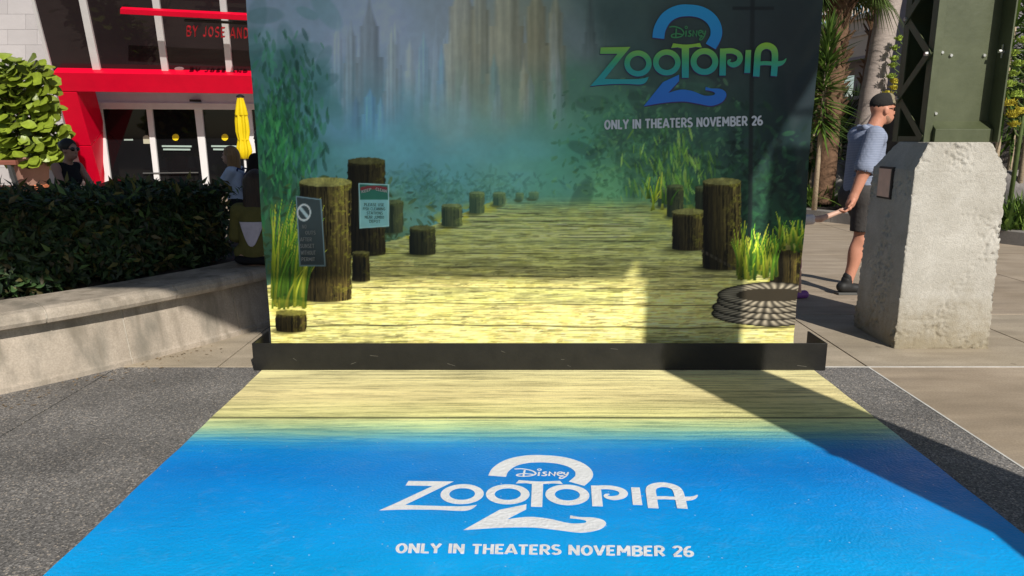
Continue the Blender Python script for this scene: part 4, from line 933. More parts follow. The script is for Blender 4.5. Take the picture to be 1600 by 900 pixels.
M_yel = mat('yellow_sticker', (.85,.62,.01), .5, .05); M_pb = mat('pale_push_bar', (.36,.46,.42), .4, .05); M_blk = mat('sensor_black', (.01,.01,.01), .4, .05)
for cx, cy in ((274.5,214.5),(351.5,214.5)):
    panel('round_sticker', [(cx+5.4*math.cos(k*.5236), cy+5.4*math.sin(k*.5236)) for k in range(12)], D0, DN, .006, M_yel, lift=.009)
for x0, x1, y0 in ((254,300,227),(256,298,232),(331,373,227),(334,372,232)):
    panel('push_bar', [(x0,y0),(x1,y0+.4),(x1,y0+3),(x0,y0+2.6)], D0, DN, .03, M_pb, lift=.04)
panel('door_notice', [(223.5,214),(227,211.5),(231,211.5),(234,214.5),(235,224.5),(224.5,224.5)], D0, DN, .006, mat('notice_cream', (.45,.44,.33), .6, .05), lift=.009)
panel('door_notice', [(194,217),(208,217),(208,219.5),(194,219.5)], D0, DN, .006, M_pb, lift=.009)
panel('door_sensor', [(299,155.5),(315.5,156),(315.5,159.5),(299,159)], D0, DN, .08, M_blk, lift=.12)
panel('handrail', [(226,269.5),(312,268.5),(312,270),(226,271)], D0, DN, .03, mat('rail', (.2,.2,.2), .3, .1, metal=.6), lift=.1)
# sign band: red bar and standing letters before the glazing
S0 = onplane(300, 40, G0, GN)+GN*.55
panel('sign_bar', [(187.5,13.5),(560,32),(560,41),(187.5,22)], S0, GN, .12, M_red, bevel=.01)
S, Ln_ = text_shapes("BY JOSE AND", .085, .19)
lam = 97/text_shapes("BY JOSE AND", .085, .19)[1]
def on_sign(u, v, d):
    p = onplane(291+u*lam, 57+.055*u*lam*.7-v*16, S0, GN)+GN*d; return tuple(p)
mbs = MB()
for k, (v, f) in enumerate(S):
    e = GN*.06; P3 = [Vector(on_sign(p[0], p[1], .001*(k % 3))) for p in v]; n_ = len(P3)
    mbs.add(P3+[p-e for p in P3], list(f)+[tuple(i+n_ for i in reversed(q)) for q in f]+[(2*i, 2*i+2, 2*i+2+n_, 2*i+n_) for i in range(n_//2-1)]+[(2*i+1, 2*i+1+n_, 2*i+3+n_, 2*i+3) for i in range(n_//2-1)])
mbs.build('sign_letters', M_redl, rest)
panel('sign_rail', [(285,34),(560,46),(560,51),(285,37)], S0, GN, .05, M_blk, lift=-.12)
panel('ceiling_lamp_ring', [(280+7.5*math.cos(k*.5236), 107+2.6*math.sin(k*.5236)) for k in range(12)], G0, GN, .01, mat('lamp_ring', (.30,.28,.28), .5, .05), lift=.012)
# body behind
bk = onplane(300, 118, G0, GN)
MB().box(-13.5, -1.5, 20.4, 27, 0, 7.5).build('rear_mass', mat('building_body', (.10,.09,.09), .9, .1), rest)
# tiled white wall at the far left
wall = thing('tiled_wall', 'pale tiled wall beside the red portal, behind the potted fig', 'wall')
xr = lambda y: ln(50.5,0,79.5,113,y) if y < 113 else ln(79.5,113,132,312,y)
panel('wall_core', [(-190,TOPY),(xr(TOPY)-1,TOPY),(xr(113)-1,113),(xr(314)-1,314),(-190,314)], W0, WN, .3, M_grout, wall, lift=-.012)
rows = list(range(TOPY, 330, 24))
for j, y0 in enumerate(rows[:-1]):
    y1 = y0+24; x = -190+(18 if j % 2 else 0)
    while x < xr(y0)-4:
        x1 = x+46; a1, b1 = min(x1, xr(y0)-1), min(x1, xr(y1)-1)
        if x1-xr(y0) > 0 or x1-xr(y1) > 0: a1, b1 = xr(y0)-1, xr(y1)-1
        panel('tile', [(x+.2,y0+.2),(a1-.15,y0+.2),(b1-.15,y1-.15),(x+.2,y1-.15)], W0, WN, .012, M_tile, wall)
        x = x1

# potted fiddle-leaf fig
M_fig = mat('fig_leaf', (.225,.29,.03), .36, .28, 7, .2, 14, rand=.38, trans=.22)
M_pot = mat('clay_pot', (.36,.20,.155), .8, .08, 5)
fb = at(52, 288, 16.4); fig = thing('potted_fig', 'large fiddle-leaf fig in a tapered clay planter before the tiled wall', 'potted plant', (fb.x, 16.4, 0))
MB().lathe([(.22,0),(.25,.05),(.37,1.02),(.39,1.06),(.37,1.07),(.34,1.05),(.32,1.0)], seg=22).build('pot', M_pot, fig, smooth=True)
MB().lathe([(.02,1.0),(.325,1.0)], seg=22).build('soil', M_soil, fig)
me_f = leaf_mesh('fig_leaf', .33, .27, .22, .2, 6, .6); me_f.materials.append(M_fig)
for k in range(5):
    a = k*1.26; MB().tube([(.06*math.cos(a),.06*math.sin(a),1.05),(.22*math.cos(a),.2*math.sin(a),1.7),(.42*math.cos(a),.3*math.sin(a),2.6+.1*k)], [.03,.022,.01], 7).build('stem', M_stem, fig, smooth=True)
for k in range(295):
    z = .98+2.2*random.random(); a = random.uniform(0, 6.28); rr = (.78-.10*abs(z-1.7))*math.sqrt(random.uniform(.12,1)); x = rr*math.cos(a)*.98-.06*(z-1.5); y = rr*math.sin(a)*.8; y = -abs(y) if random.random() < .55 else y
    put_leaf(me_f, None, fig, (x, y, z), (math.cos(a)+random.uniform(-.6,.6), math.sin(a)-.45+random.uniform(-.5,.5), random.uniform(-.55,.5)), (random.uniform(-.4,.4), -.9, .7), random.uniform(.65,1.2))
NF = 700; af = rng.uniform(0, 6.28, NF); zf = rng.uniform(.95, 3.05, NF); rf = (.70-.10*np.abs(zf-1.7))*np.sqrt(rng.uniform(.02, 1, NF))
stuff(leaf_cloud('small_leaves', np.stack([rf*np.cos(af)-.06*(zf-1.5), rf*np.sin(af)*.8+.06, zf], 1), rng.normal(size=(NF, 3))+np.array([0,-.6,.4]), rng.uniform(.16, .30, NF), .75, leaf_cols(NF, [(.10,.16,.02),(.15,.22,.025),(.07,.12,.018),(.2,.26,.03)], .3), M_leafgen, fig))
# timber bench rail and orange crate at far left
M_wood = mat('brown_timber', (.22,.075,.05), .6, .25, 5, stretch=(.4,6,6))
bpos = at(8, 290, 15.5); bn = thing('timber_bench', 'reddish timber bench with slanted leg at the left edge', 'bench', (bpos.x, 15.5, 0))
MB().box(-1.3,.32,-.05,.05,.93,1.03).build('top_rail', M_wood, bn, bevel=.008); MB().box(-1.3,.28,0,.5,.42,.47).build('seat', M_wood, bn, bevel=.008)
for x in (-1.2, .12): MB().hexa([(x+.16,-.04,0),(x+.24,-.04,0),(x+.24,.04,0),(x+.16,.04,0)],[(x,-.04,.93),(x+.08,-.04,.93),(x+.08,.04,.93),(x,.04,.93)]).build('leg', mat('leg_metal',(.05,.05,.05),.5,.1), bn); MB().box(x+.16,x+.22,.42,.48,0,.42).build('leg', mat('leg_metal',(.05,.05,.05),.5,.1), bn)
oc = at(66, 290, 14.0); ob = thing('orange_crate', 'small orange box standing beside the clay planter', 'box', (oc.x, 14, .0))
MB().box(-.09,.09,-.1,.1,.0,.55).build('body', mat('orange_box', (.55,.14,.05), .6, .1), ob, bevel=.01); MB().box(-.1,.1,-.11,.11,.552,.62).build('lid', mat('orange_lid', (.62,.20,.09), .6, .1), ob, bevel=.01)
# strappy leaves at the left edge
blade_plant('strappy_plant', 'strappy leaved plant at the left edge below the bench', 'plant', ground(-4,335)+Vector((0,0,0)),
            [((0,0,.1), (random.uniform(-1,1), random.uniform(-1,.6), random.uniform(.8,2.2)), random.uniform(.5,.95), .035, .35) for _ in range(50)], [(.12,.2,.05),(.18,.24,.07)])
# closed yellow parasol
up = at(382, 240, 13.2); um = thing('closed_parasol', 'closed bright yellow parasol in front of the glass doors', 'parasol', (up.x, 13.2, 0))
M_yf = mat('yellow_canvas', (.82,.60,.0), .7, .06, 6, trans=.15); zt = at(382,153,13.2).z; zb = at(382,248,13.2).z
def fold_lathe(prof, folds=7, amp=.14, seg=56):
    mb = MB(); vs = []
    for r, z in prof:
        for j in range(seg):
            t = 2*math.pi*j/seg; rr = r*(1+amp*math.sin(folds*t+z*1.2)+.04*math.sin(3*t+z*5)); vs.append((rr*math.cos(t), rr*math.sin(t), z))
    fs = [(i*seg+j, i*seg+(j+1) % seg, (i+1)*seg+(j+1) % seg, (i+1)*seg+j) for i in range(len(prof)-1) for j in range(seg)]
    return mb.add(vs, fs)
H_ = zt-zb
fold_lathe([(.055,zt),(.085,zt-.12*H_),(.112,zt-.26*H_),(.108,zt-.285*H_)], 6, .08).build('vent_cap', M_yf, um, smooth=True)
fold_lathe([(.09,zt-.255*H_),(.104,zt-.38*H_),(.108,zt-.55*H_),(.085,zt-.68*H_),(.115,zt-.8*H_),(.125,zt-.88*H_),(.095,zt-.97*H_),(.06,zb)], 7, .16).build('canopy', M_yf, um, smooth=True)
MB().lathe([(.09,zt-.675*H_),(.095,zt-.68*H_),(.09,zt-.70*H_)]).build('tie_strap', M_yf, um)
MB().tube([(0,0,.05),(0,0,zt+.05)], .022).build('pole', M_white, um); MB().lathe([(.28,0),(.28,.05),(.06,.09)]).build('base', M_blk, um)
MB().lathe([(.07,zt+.01),(.07,zt+.035),(.02,zt+.06)]).build('finial', M_blk, um)

# ================================================================== THE PLANTED BED AND BUILDINGS (right)
M_kerb = concrete_mat('kerb_concrete', (.27,.25,.23), (.20,.185,.17), rand=.06)
bedp = smooth2([(1.5,19.5),(3.6,16.4),(5.45,13.5),(5.97,12.7),(7.1,10.5),(8.4,8.4),(10.2,6.2),(12.5,4.4)], 8, False)
kb = thing('bed_kerb', 'low dark concrete kerb edging the planted bed', 'kerb')
acc = 0; start = 0
def kerb_piece(pts):
    mb = MB(); vs = []
    for i, p in enumerate(pts):
        d = (pts[min(i+1, len(pts)-1)]-pts[max(i-1, 0)]).normalized(); o = Vector((-d.y, d.x))
        if o.x < 0: o = -o
        a, b = p+d*(.004 if i == 0 else -.004 if i == len(pts)-1 else 0), o
        for q, z in ((0,-.01),(0,.19),(.02,.205),(.15,.205),(.16,-.01)): vs.append((a.x+o.x*q, a.y+o.y*q, z))
    fs = [(i*5+j, (i+1)*5+j, (i+1)*5+(j+1) % 5, i*5+(j+1) % 5) for i in range(len(pts)-1) for j in range(5)]+[(0,1,2,3,4), tuple(len(vs)-1-j for j in range(5))]
    mb.add(vs, fs).build('kerb_stone', M_kerb, kb)
for i in range(0, len(bedp)-4, 4): kerb_piece(bedp[i:i+5])
bs = MB(); vs = []
for i, p in enumerate(bedp):
    d = (bedp[min(i+1, len(bedp)-1)]-bedp[max(i-1, 0)]).normalized(); o = Vector((-d.y, d.x)); o = -o if o.x < 0 else o
    for q, z in ((.155,.15),(.8,.24),(2.0,.34),(4.5,.36)): vs.append((p.x+o.x*q, p.y+o.y*q, z+.03*math.sin(i*1.3+q*3)))
bed = bs.add(vs, [(i*4+j, (i+1)*4+j, (i+1)*4+j+1, i*4+j+1) for i in range(len(bedp)-1) for j in range(3)]).build('bed_soil', M_soil); struct(bed)
# block wall behind the bed
M_block = mat('grey_block', (.26,.225,.205), .9, .14, 8, .4, 50, rand=.14); M_bjoint = mat('block_joint', (.13,.115,.105), .95, .1, 20)
wd = Vector((.49,-.87,0)).normalized(); wn_ = Vector((.87,.49,0)).normalized(); wp = Vector((5.45,13.5,0))+wn_*3.2
bw = thing('block_wall', 'grey block wall behind the planted bed, right of the steel column', 'wall', wp, math.atan2(wd.y, wd.x))
MB().box(-7,9,.012,.2,0,2.3).build('wall_core', M_bjoint, bw)
blk = MB().box(.004,.246,0,.06,.004,.108).mesh('block', bevel=.006); blk.materials.append(M_block)
cap_ = MB().box(-7,9,-.05,.25,2.302,2.38).build('coping', M_kerb, bw, bevel=.01)
for j in range(20):
    for i in range(18):
        o = bpy.data.objects.new('block', blk); COL.objects.link(o); o.parent = bw; o.location = (-.4+.25*i+(.125 if j % 2 else 0), random.uniform(-.004,.004), .04+.112*j)
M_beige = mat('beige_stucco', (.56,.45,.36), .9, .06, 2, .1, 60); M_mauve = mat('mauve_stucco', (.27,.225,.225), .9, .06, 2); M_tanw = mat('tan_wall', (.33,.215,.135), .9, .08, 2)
bb = thing('beige_building', 'beige stucco building with a deep overhanging upper storey behind the palms', 'building')
P1, P2, P3 = at(1180,128,34), at(1310,97,26), at(1480,60,19.3)
def wallquad(name, a, b, z0, z1, thick, m, lift=0.):
    a, b = Vector((a[0], a[1], 0)), Vector((b[0], b[1], 0)); d = (b-a).normalized(); n_ = Vector((-d.y, d.x, 0)); n_ = n_ if n_.y > 0 else -n_
    a, b = a-n_*lift, b-n_*lift
    return MB().hexa([(a.x,a.y,z0),(b.x,b.y,z0),(b.x+n_.x*thick,b.y+n_.y*thick,z0),(a.x+n_.x*thick,a.y+n_.y*thick,z0)],[(a.x,a.y,z1),(b.x,b.y,z1),(b.x+n_.x*thick,b.y+n_.y*thick,z1),(a.x+n_.x*thick,a.y+n_.y*thick,z1)]).build(name, m, bb)
A_, B_ = (P1.x, P1.y), (P3.x+2.5, P3.y-4.4)
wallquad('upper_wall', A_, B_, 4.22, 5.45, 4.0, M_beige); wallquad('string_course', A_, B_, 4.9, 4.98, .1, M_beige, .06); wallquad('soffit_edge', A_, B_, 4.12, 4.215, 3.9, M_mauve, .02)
wallquad('parapet', A_, B_, 5.452, 5.62, .35, M_beige, .1)
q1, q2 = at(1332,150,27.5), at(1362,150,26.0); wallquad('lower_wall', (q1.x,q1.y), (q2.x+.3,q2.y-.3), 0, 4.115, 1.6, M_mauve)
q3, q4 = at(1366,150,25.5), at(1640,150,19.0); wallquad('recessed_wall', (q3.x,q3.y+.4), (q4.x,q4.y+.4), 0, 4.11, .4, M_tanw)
aa, bb_ = Vector((A_[0],A_[1],0)), Vector((B_[0],B_[1],0)); n_b = int((bb_-aa).length/.22)
bal = MB().box(-.03,.03,-.03,.03,5.625,6.45).mesh('baluster'); bal.materials.append(M_beige)
for k in range(n_b):
    p = aa+(bb_-aa)*(k+.5)/n_b; o = bpy.data.objects.new('baluster', bal); COL.objects.link(o); o.parent = bb; o.location = p+Vector((-.02,.05,0))
wallquad('top_rail', A_, B_, 6.452, 6.56, .16, M_beige, .08)
# grey house corner at the far top right
hc = thing('grey_building', 'dark grey building corner behind the right-hand yucca', 'building', (0,0,0)); q = at(1572,40,17)
MB().box(q.x, q.x+6, 17, 22, 2.6, 6).build('wall', mat('mauve_grey_wall', (.20,.18,.20), .9, .06), hc); MB().box(q.x-.2, q.x+6, 16.8, 22, 6.002, 6.2).build('roof_edge', M_mauve, hc); MB().box(q.x+.3, q.x+6, 17.4, 22, 0, 2.598).build('lower_wall', M_block, hc)
# palms
M_palm = mat('palm_bark', (.40,.335,.30), .95, .22, 5, .5, 30, stretch=(1,1,7)); M_boot = mat('palm_boots', (.15,.085,.05), .95, .4, 12, .6, 30)
def ring_trunk(base, pts, rad, m, name, parent, rings=.07):
    P = smooth2([Vector((p[0], p[2])) for p in pts], 14, False); mb = MB(); pp_ = []; rr_ = []
    for i, p in enumerate(P):
        t = i/(len(P)-1); pp_.append((p.x, pts[0][1], p.y)); rr_.append((rad[0]+(rad[1]-rad[0])*t)*(1+.03*((i*7) % 5-2)/2))
    return mb.tube(pp_, rr_, 14).build(name, m, parent, smooth=True)
def palm(px, Ybase, zt, r0, r1, m, label, lean=0., boots=False, fronds=0, hang=0.):
    b = at(px, 200, Ybase); t = thing('palm_tree', label, 'palm tree', (b.x, Ybase, .25), 0, 'palm trees in the planted bed')
    ring_trunk(None, [(-lean,0,0),(-lean*.5,0,zt*.35),(0,0,zt*.7),(lean*.2,0,zt)], (r0, r1), m, 'trunk', t)
    if boots:
        bm_ = MB()
        for k in range(150):
            z = random.uniform(boots[0], boots[1]); a = random.uniform(0, 6.28); c = Vector((math.cos(a), math.sin(a), 0)); s = Vector((-c.y, c.x, 0)); p = c*(r0*.9)+Vector((-lean*.4*(1-z/zt),0,z)); Lk = random.uniform(.1,.24)
            q = p+c*Lk*.55+Vector((0,0,Lk*random.uniform(.2,.9))); bm_.add([p-s*.05, p+s*.05, q+s*.025, q-s*.025, p+Vector((0,0,-.06))+c*.02, q+c*.03], [(0,1,2,3),(0,3,5,4),(1,4,5,2)])
        o = bm_.build('leaf_boots', M_boot, t); stuff(o)
    for k in range(fronds):
        a = 2*math.pi*k/fronds+random.uniform(-.3,.3); el = random.uniform(-.5,.75); d = Vector((math.cos(a)*math.cos(el), math.sin(a)*math.cos(el), math.sin(el))); s = d.cross(Vector((0,0,1))).normalized()
        V = []; F = []; C = []; base = Vector((lean*.2,0,zt)); pl = random.uniform(.5,.8); tip = base+d*pl; col0 = np.array(random.choice([(.05,.09,.02),(.07,.12,.03),(.10,.15,.035)]))
        for w in (-.012, .012): V += [tuple(base+s*w), tuple(tip+s*w)]
        F.append((0,1,3,2)); C += [np.array((.14,.15,.05))]*4
        for j in range(34):
            an = -1.9+3.8*j/33; dirn = (d*math.cos(an)+s*math.sin(an)).normalized(); wv = d.cross(s); ll = random.uniform(.65,.85)*(1-.2*abs(an)/1.9); side_ = dirn.cross(wv).normalized()*.017; kk = len(V)
            m1 = tip+dirn*ll*.55-Vector((0,0,.05)); m2 = tip+dirn*ll-Vector((0,0,.30*ll+hang*.3))
            V += [tuple(tip+side_), tuple(tip-side_), tuple(m1-side_), tuple(m1+side_), tuple(m2)]; cc = col0*random.uniform(.7,1.4); C += [cc]*5; F += [(kk,kk+1,kk+2,kk+3),(kk+3,kk+2,kk+4,kk+4)]
        me = bpy.data.meshes.new('frond'); me.from_pydata(V, [], [f if f[2] != f[3] else f[:3] for f in F]); ca = me.color_attributes.new('Col', 'FLOAT_COLOR', 'POINT'); ca.data.foreach_set('color', np.concatenate([np.array(C), np.ones((len(C),1))], 1).astype(np.float32).ravel())
        link('frond', me, M_leafgen, t)
    return t
palm(1378, 14.6, 7.2, .24, .19, M_palm, 'tall palm with a smooth pale grey ringed trunk', .42, None, 14)
palm(1358, 15.4, 6.4, .16, .13, M_boot, 'slimmer palm with brown ragged leaf bases, behind the pale trunk', .2, (2.2, 6.3), 14)
palm(1296, 14.0, 4.05, .20, .17, M_boot, 'shaggy dark palm with green fans, nearest the backdrop', .0, (1.4, 4.0), 26, .6)
def yucca(px, pyb, Y, z0, zt, label, n, ln_, w, cols, lean=0., px_t=None):
    b = at(px, 200, Y); sp = []
    for k in range(n):
        t = random.random(); z = z0+(zt-z0)*t; a = random.uniform(0, 6.283); e = -.5+1.7*t+random.uniform(-.35,.35)
        sp.append(((lean*(z/zt),0,z), (math.cos(a)*math.cos(e), math.sin(a)*math.cos(e), math.sin(e)), ln_*random.uniform(.75,1.15), w, .12))
    return blade_plant('yucca_plant', label, 'plant', (b.x, Y, .25), sp, cols, None, 'yuccas in the planted bed', ([(0,0,0),(lean*.4,0,z0*.6),(lean,0,zt)], [.05,.04,.03], 8), mat('yucca_trunk', (.36,.28,.19), .95, .25, 14, .4, 40))
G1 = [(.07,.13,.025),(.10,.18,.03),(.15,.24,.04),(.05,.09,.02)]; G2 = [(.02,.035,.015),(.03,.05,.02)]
yucca(1283, 0, 12.8, 1.35, 2.95, 'tall yucca with thin pale trunk beside the backdrop edge', 340, .62, .045, G1)
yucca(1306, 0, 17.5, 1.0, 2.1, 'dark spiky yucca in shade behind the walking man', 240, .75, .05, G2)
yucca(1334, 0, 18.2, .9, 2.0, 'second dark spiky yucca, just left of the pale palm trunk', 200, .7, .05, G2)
yucca(1563, 0, 11.6, 1.55, 4.0, 'tall yucca with long glossy leaves right of the steel column', 330, .78, .055, G1)
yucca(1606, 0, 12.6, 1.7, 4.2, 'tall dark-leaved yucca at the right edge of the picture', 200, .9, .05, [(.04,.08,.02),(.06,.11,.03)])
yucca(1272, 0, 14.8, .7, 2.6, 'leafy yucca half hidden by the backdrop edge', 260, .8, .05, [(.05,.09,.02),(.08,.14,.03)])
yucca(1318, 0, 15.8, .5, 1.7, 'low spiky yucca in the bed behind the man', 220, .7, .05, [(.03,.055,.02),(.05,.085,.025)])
yucca(1586, 0, 13.2, 1.2, 4.3, 'dense yucca against the block wall at the right', 320, .85, .05, G1)
for px_, py_, n_, lab, cc in ((1276,322,110,'bright strappy clump by the kerb next to the backdrop',G1),(1300,318,40,'grey-green rosette beside the strappy clump',[(.10,.13,.09),(.14,.17,.11)]),(1582,358,90,'bright strappy clump by the kerb right of the concrete pier',G1),(1606,352,90,'strappy clump at the right edge behind the kerb',G1),(1345,330,70,'strappy clump hidden behind the walking man',G1)):
    p = ground(px_, py_, .2); big = 'rosette' in lab
    blade_plant('strappy_plant', lab, 'plant', p, [((random.uniform(-.25,.25), random.uniform(-.2,.2), 0), (random.uniform(-1,1), random.uniform(-1,1), random.uniform(.7,2.4) if not big else random.uniform(.2,1.2)), random.uniform(.45,.85) if not big else random.uniform(.3,.5), .045 if not big else .10, .3) for _ in range(n_)], cc, None, 'strappy plants in the bed')
# flowering stalks
M_fl1 = mat('lime_flowers', (.27,.37,.04), .7, .3, 40, .8, 80, rand=.15); M_fl2 = mat('yellow_flowers', (.46,.38,.025), .7, .3, 40, .8, 80, rand=.1); M_stalk = mat('green_stalk', (.10,.14,.04), .7, .2, 12)
def stalk(px, Y, blobs, ztop, label, side=1):
    b = at(px, 200, Y); t = thing('flower_stalk', label, 'plant', (b.x, Y, .25), 0, 'flowering stalks in the bed'); MB().tube([(0,0,0),(.02,0,ztop*.5),(.0,0,ztop)], [.035,.028,.015], 8).build('stalk', M_stalk, t, smooth=True)
    for bx, by, r, m in blobs:
        q = at(bx, by, Y)-Vector((b.x, Y, .25)); mb = MB()
        for k in range(60):
            v = Vector((random.gauss(0,1), random.gauss(0,1), random.gauss(0,.55))).normalized(); v.z *= .5; p = q+v*r*random.uniform(.4,.8); e = v*.03+Vector((0,0,.025)); s = v.cross(Vector((.3,.2,1))).normalized()*.013; u = v.cross(s).normalized()*.013
            mb.add([p-s, p+s, p+u, p+e], [(0,1,3),(1,2,3),(2,0,3)])
        mb.tube([q+Vector((0,0,-.04)), q+Vector((0,0,.05))], [r*.45,r*.3], 8)
        mb.build('flower_head', m, t); MB().tube([(0,0,q.z-.18),(q.x*.5,0,q.z-.14),(q.x,q.y,q.z-.04)], [.012,.011,.009], 6).build('branch', M_stalk, t)
stalk(1408, 14.2, [(1398,75,.10,M_fl1),(1397,91,.11,M_fl1),(1395,102,.11,M_fl1),(1392,119,.13,M_fl1),(1398,127,.13,M_fl2),(1397,137,.12,M_fl2),(1386,146,.14,M_fl2),(1405,60,.1,M_fl1)], 3.6, 'flowering stalk with lime and yellow heads left of the steel column')
stalk(1594, 11.0, [(1584,83,.09,M_fl1),(1590,99,.11,M_fl1),(1582,115,.11,M_fl1),(1577,131,.12,M_fl1),(1588,147,.20,M_fl1),(1576,161,.16,M_fl2),(1594,173,.20,M_fl2),(1582,179,.13,M_fl2),(1584,194,.09,M_fl2),(1598,62,.1,M_fl1)], 3.3, 'flowering stalk with yellow heads right of the concrete pier')
# boulders
def boulder(p, r, label):
    bm = bmesh.new(); bmesh.ops.create_icosphere(bm, subdivisions=3, radius=1)
    for v in bm.verts:
        n0 = math.sin(v.co.x*3.1+p[0])*.12+math.sin(v.co.y*4.3+v.co.z*2.2)*.1+math.sin(v.co.z*6+v.co.x*5)*.05; v.co = Vector((v.co.x*r[0], v.co.y*r[1], v.co.z*r[2]))*(1+n0)
    me = bpy.data.meshes.new('boulder'); bm.to_mesh(me); bm.free(); me.shade_smooth(); o = link('boulder', me, mat('boulder_stone', (.22,.20,.19), .9, .3, 5, .6, 20)); o.location = p; tag(o, label, 'boulder', 'boulders in the bed')
p = at(1296,262,15.2); boulder((p.x, 15.2, .55), (.75,.5,.42), 'rounded grey boulder behind the strappy clump'); p = at(1588,285,12.9); boulder((p.x, 12.9, .5), (.5,.4,.4), 'grey boulder against the block wall at the right edge')

# ================================================================== PEOPLE (bodies as one blended surface each)
def surface_nets(v, org, h):
    s = v < 0; c = np.zeros(tuple(d-1 for d in v.shape), int)
    for i in (0,1):
        for j in (0,1):
            for k in (0,1): c += s[i:v.shape[0]-1+i, j:v.shape[1]-1+j, k:v.shape[2]-1+k]
    act = (c > 0) & (c < 8); idx = np.full(act.shape, -1); idx[act] = np.arange(act.sum()); ci = np.argwhere(act)
    acc_ = np.zeros((len(ci), 3)); cnt = np.zeros(len(ci))
    cs = [(i,j,k) for i in (0,1) for j in (0,1) for k in (0,1)]
    for a in cs:
        for ax in range(3):
            if a[ax]: continue
            b = list(a); b[ax] = 1
            va = v[ci[:,0]+a[0], ci[:,1]+a[1], ci[:,2]+a[2]]; vb = v[ci[:,0]+b[0], ci[:,1]+b[1], ci[:,2]+b[2]]; m = (va < 0) != (vb < 0)
            t = np.where(m, va/np.where(m, va-vb, 1), 0); p = np.array(a, float)[None]+np.zeros((len(ci),3)); p[:, ax] += t; acc_[m] += p[m]; cnt[m] += 1
    V = (ci+acc_/cnt[:, None])*h+np.array(org); F = []
    for ax in range(3):
        o1, o2 = (ax+1) % 3, (ax+2) % 3
        sa = [slice(None)]*3; sb = [slice(None)]*3; sa[ax] = slice(0,-1); sb[ax] = slice(1,None); d = s[tuple(sa)] != s[tuple(sb)]
        e = np.argwhere(d); e = e[(e[:,o1] > 0) & (e[:,o2] > 0) & (e[:,o1] < v.shape[o1]-1) & (e[:,o2] < v.shape[o2]-1)]
        if not len(e): continue
        def cell(da, db):
            q = e.copy(); q[:,o1] -= da; q[:,o2] -= db; return idx[q[:,0], q[:,1], q[:,2]]
        q = np.stack([cell(1,1), cell(0,1), cell(0,0), cell(1,0)], 1); fl = ~s[e[:,0], e[:,1], e[:,2]]; q[fl] = q[fl][:, ::-1]; F.append(q)
    F = np.concatenate(F); return V, F[(F >= 0).all(1)]
def cap_(a, b, ra, rb=None, fl=None): return ('c', np.array(a, float), np.array(b, float), ra, ra if rb is None else rb, fl)
def ell_(c, r, yaw=0., pitch=0.): return ('e', np.array(c, float), np.array(r, float), yaw, pitch)
def blob(name, prims, res, m, parent, k=.025, cuts=(), holes=()):
    lo = np.array([1e9]*3); hi = -lo
    for p in prims:
        if p[0] == 'c':
            R = max(p[3], p[4]); lo = np.minimum(lo, np.minimum(p[1], p[2])-R); hi = np.maximum(hi, np.maximum(p[1], p[2])+R)
        else: R = max(p[2]); lo = np.minimum(lo, p[1]-R); hi = np.maximum(hi, p[1]+R)
    lo -= .03; hi += .03; n = np.ceil((hi-lo)/res).astype(int)+1
    ax = [lo[i]+res*np.arange(n[i]) for i in range(3)]; v = np.full(tuple(n), .08)
    def sd(p, X, Y, Z):
        if p[0] == 'c':
            a, b = p[1], p[2]; ba = b-a; t = np.clip(((X-a[0])*ba[0]+(Y-a[1])*ba[1]+(Z-a[2])*ba[2])/max(ba@ba, 1e-9), 0, 1)
            dx, dy, dz = X-a[0]-t*ba[0], Y-a[1]-t*ba[1], Z-a[2]-t*ba[2]
            if p[5] is not None: dx, dy, dz = dx/p[5][0], dy/p[5][1], dz/p[5][2]
            return np.sqrt(dx*dx+dy*dy+dz*dz)-(p[3]+(p[4]-p[3])*t)
        c, r, yaw, pit = p[1:]; dx, dy, dz = X-c[0], Y-c[1], Z-c[2]
        if yaw: dx, dy = dx*math.cos(yaw)+dy*math.sin(yaw), -dx*math.sin(yaw)+dy*math.cos(yaw)
        if pit: dx, dz = dx*math.cos(pit)+dz*math.sin(pit), -dx*math.sin(pit)+dz*math.cos(pit)
        q = np.sqrt((dx/r[0])**2+(dy/r[1])**2+(dz/r[2])**2); return (q-1)*min(r)
    def box_of(p, pad):
        if p[0] == 'c': R = max(p[3], p[4])*(1 if p[5] is None else max(max(p[5]),1)); a = np.minimum(p[1], p[2])-R-pad; b = np.maximum(p[1], p[2])+R+pad
        else: R = max(p[2]); a = p[1]-R-pad; b = p[1]+R+pad
        i0 = np.maximum(((a-lo)/res).astype(int), 0); i1 = np.minimum(((b-lo)/res).astype(int)+2, n); return i0, i1
    for p in prims:
        i0, i1 = box_of(p, .06); sl = tuple(slice(i0[i], i1[i]) for i in range(3)); X, Y, Z = np.meshgrid(*[ax[i][sl[i]] for i in range(3)], indexing='ij'); d = sd(p, X, Y, Z); w = v[sl]
        kk = min(k, (min(p[3], p[4])*1.2 if p[0] == 'c' else min(p[2])*.9)); h = np.clip(.5+.5*(w-d)/kk, 0, 1); v[sl] = w*(1-h)+d*h-kk*h*(1-h)
    if cuts or holes:
        X, Y, Z = np.meshgrid(*ax, indexing='ij')
        for pt, nn in cuts:
            nn = np.array(nn, float); nn /= np.linalg.norm(nn); v = np.maximum(v, (X-pt[0])*nn[0]+(Y-pt[1])*nn[1]+(Z-pt[2])*nn[2])
        for p in holes: v = np.maximum(v, -sd(p, X, Y, Z))
    V, F = surface_nets(v, lo, res); return link(name, np_mesh(name, V, F, smooth=True), m, parent)
def skin(n, c): return mat('skin_'+n, c, .5, .08, 9, .1, 60, spec=.35)
def cloth(n, c, **k): return mat('cloth_'+n, c, .85, .1, 14, .3, 35, spec=.2, **k)
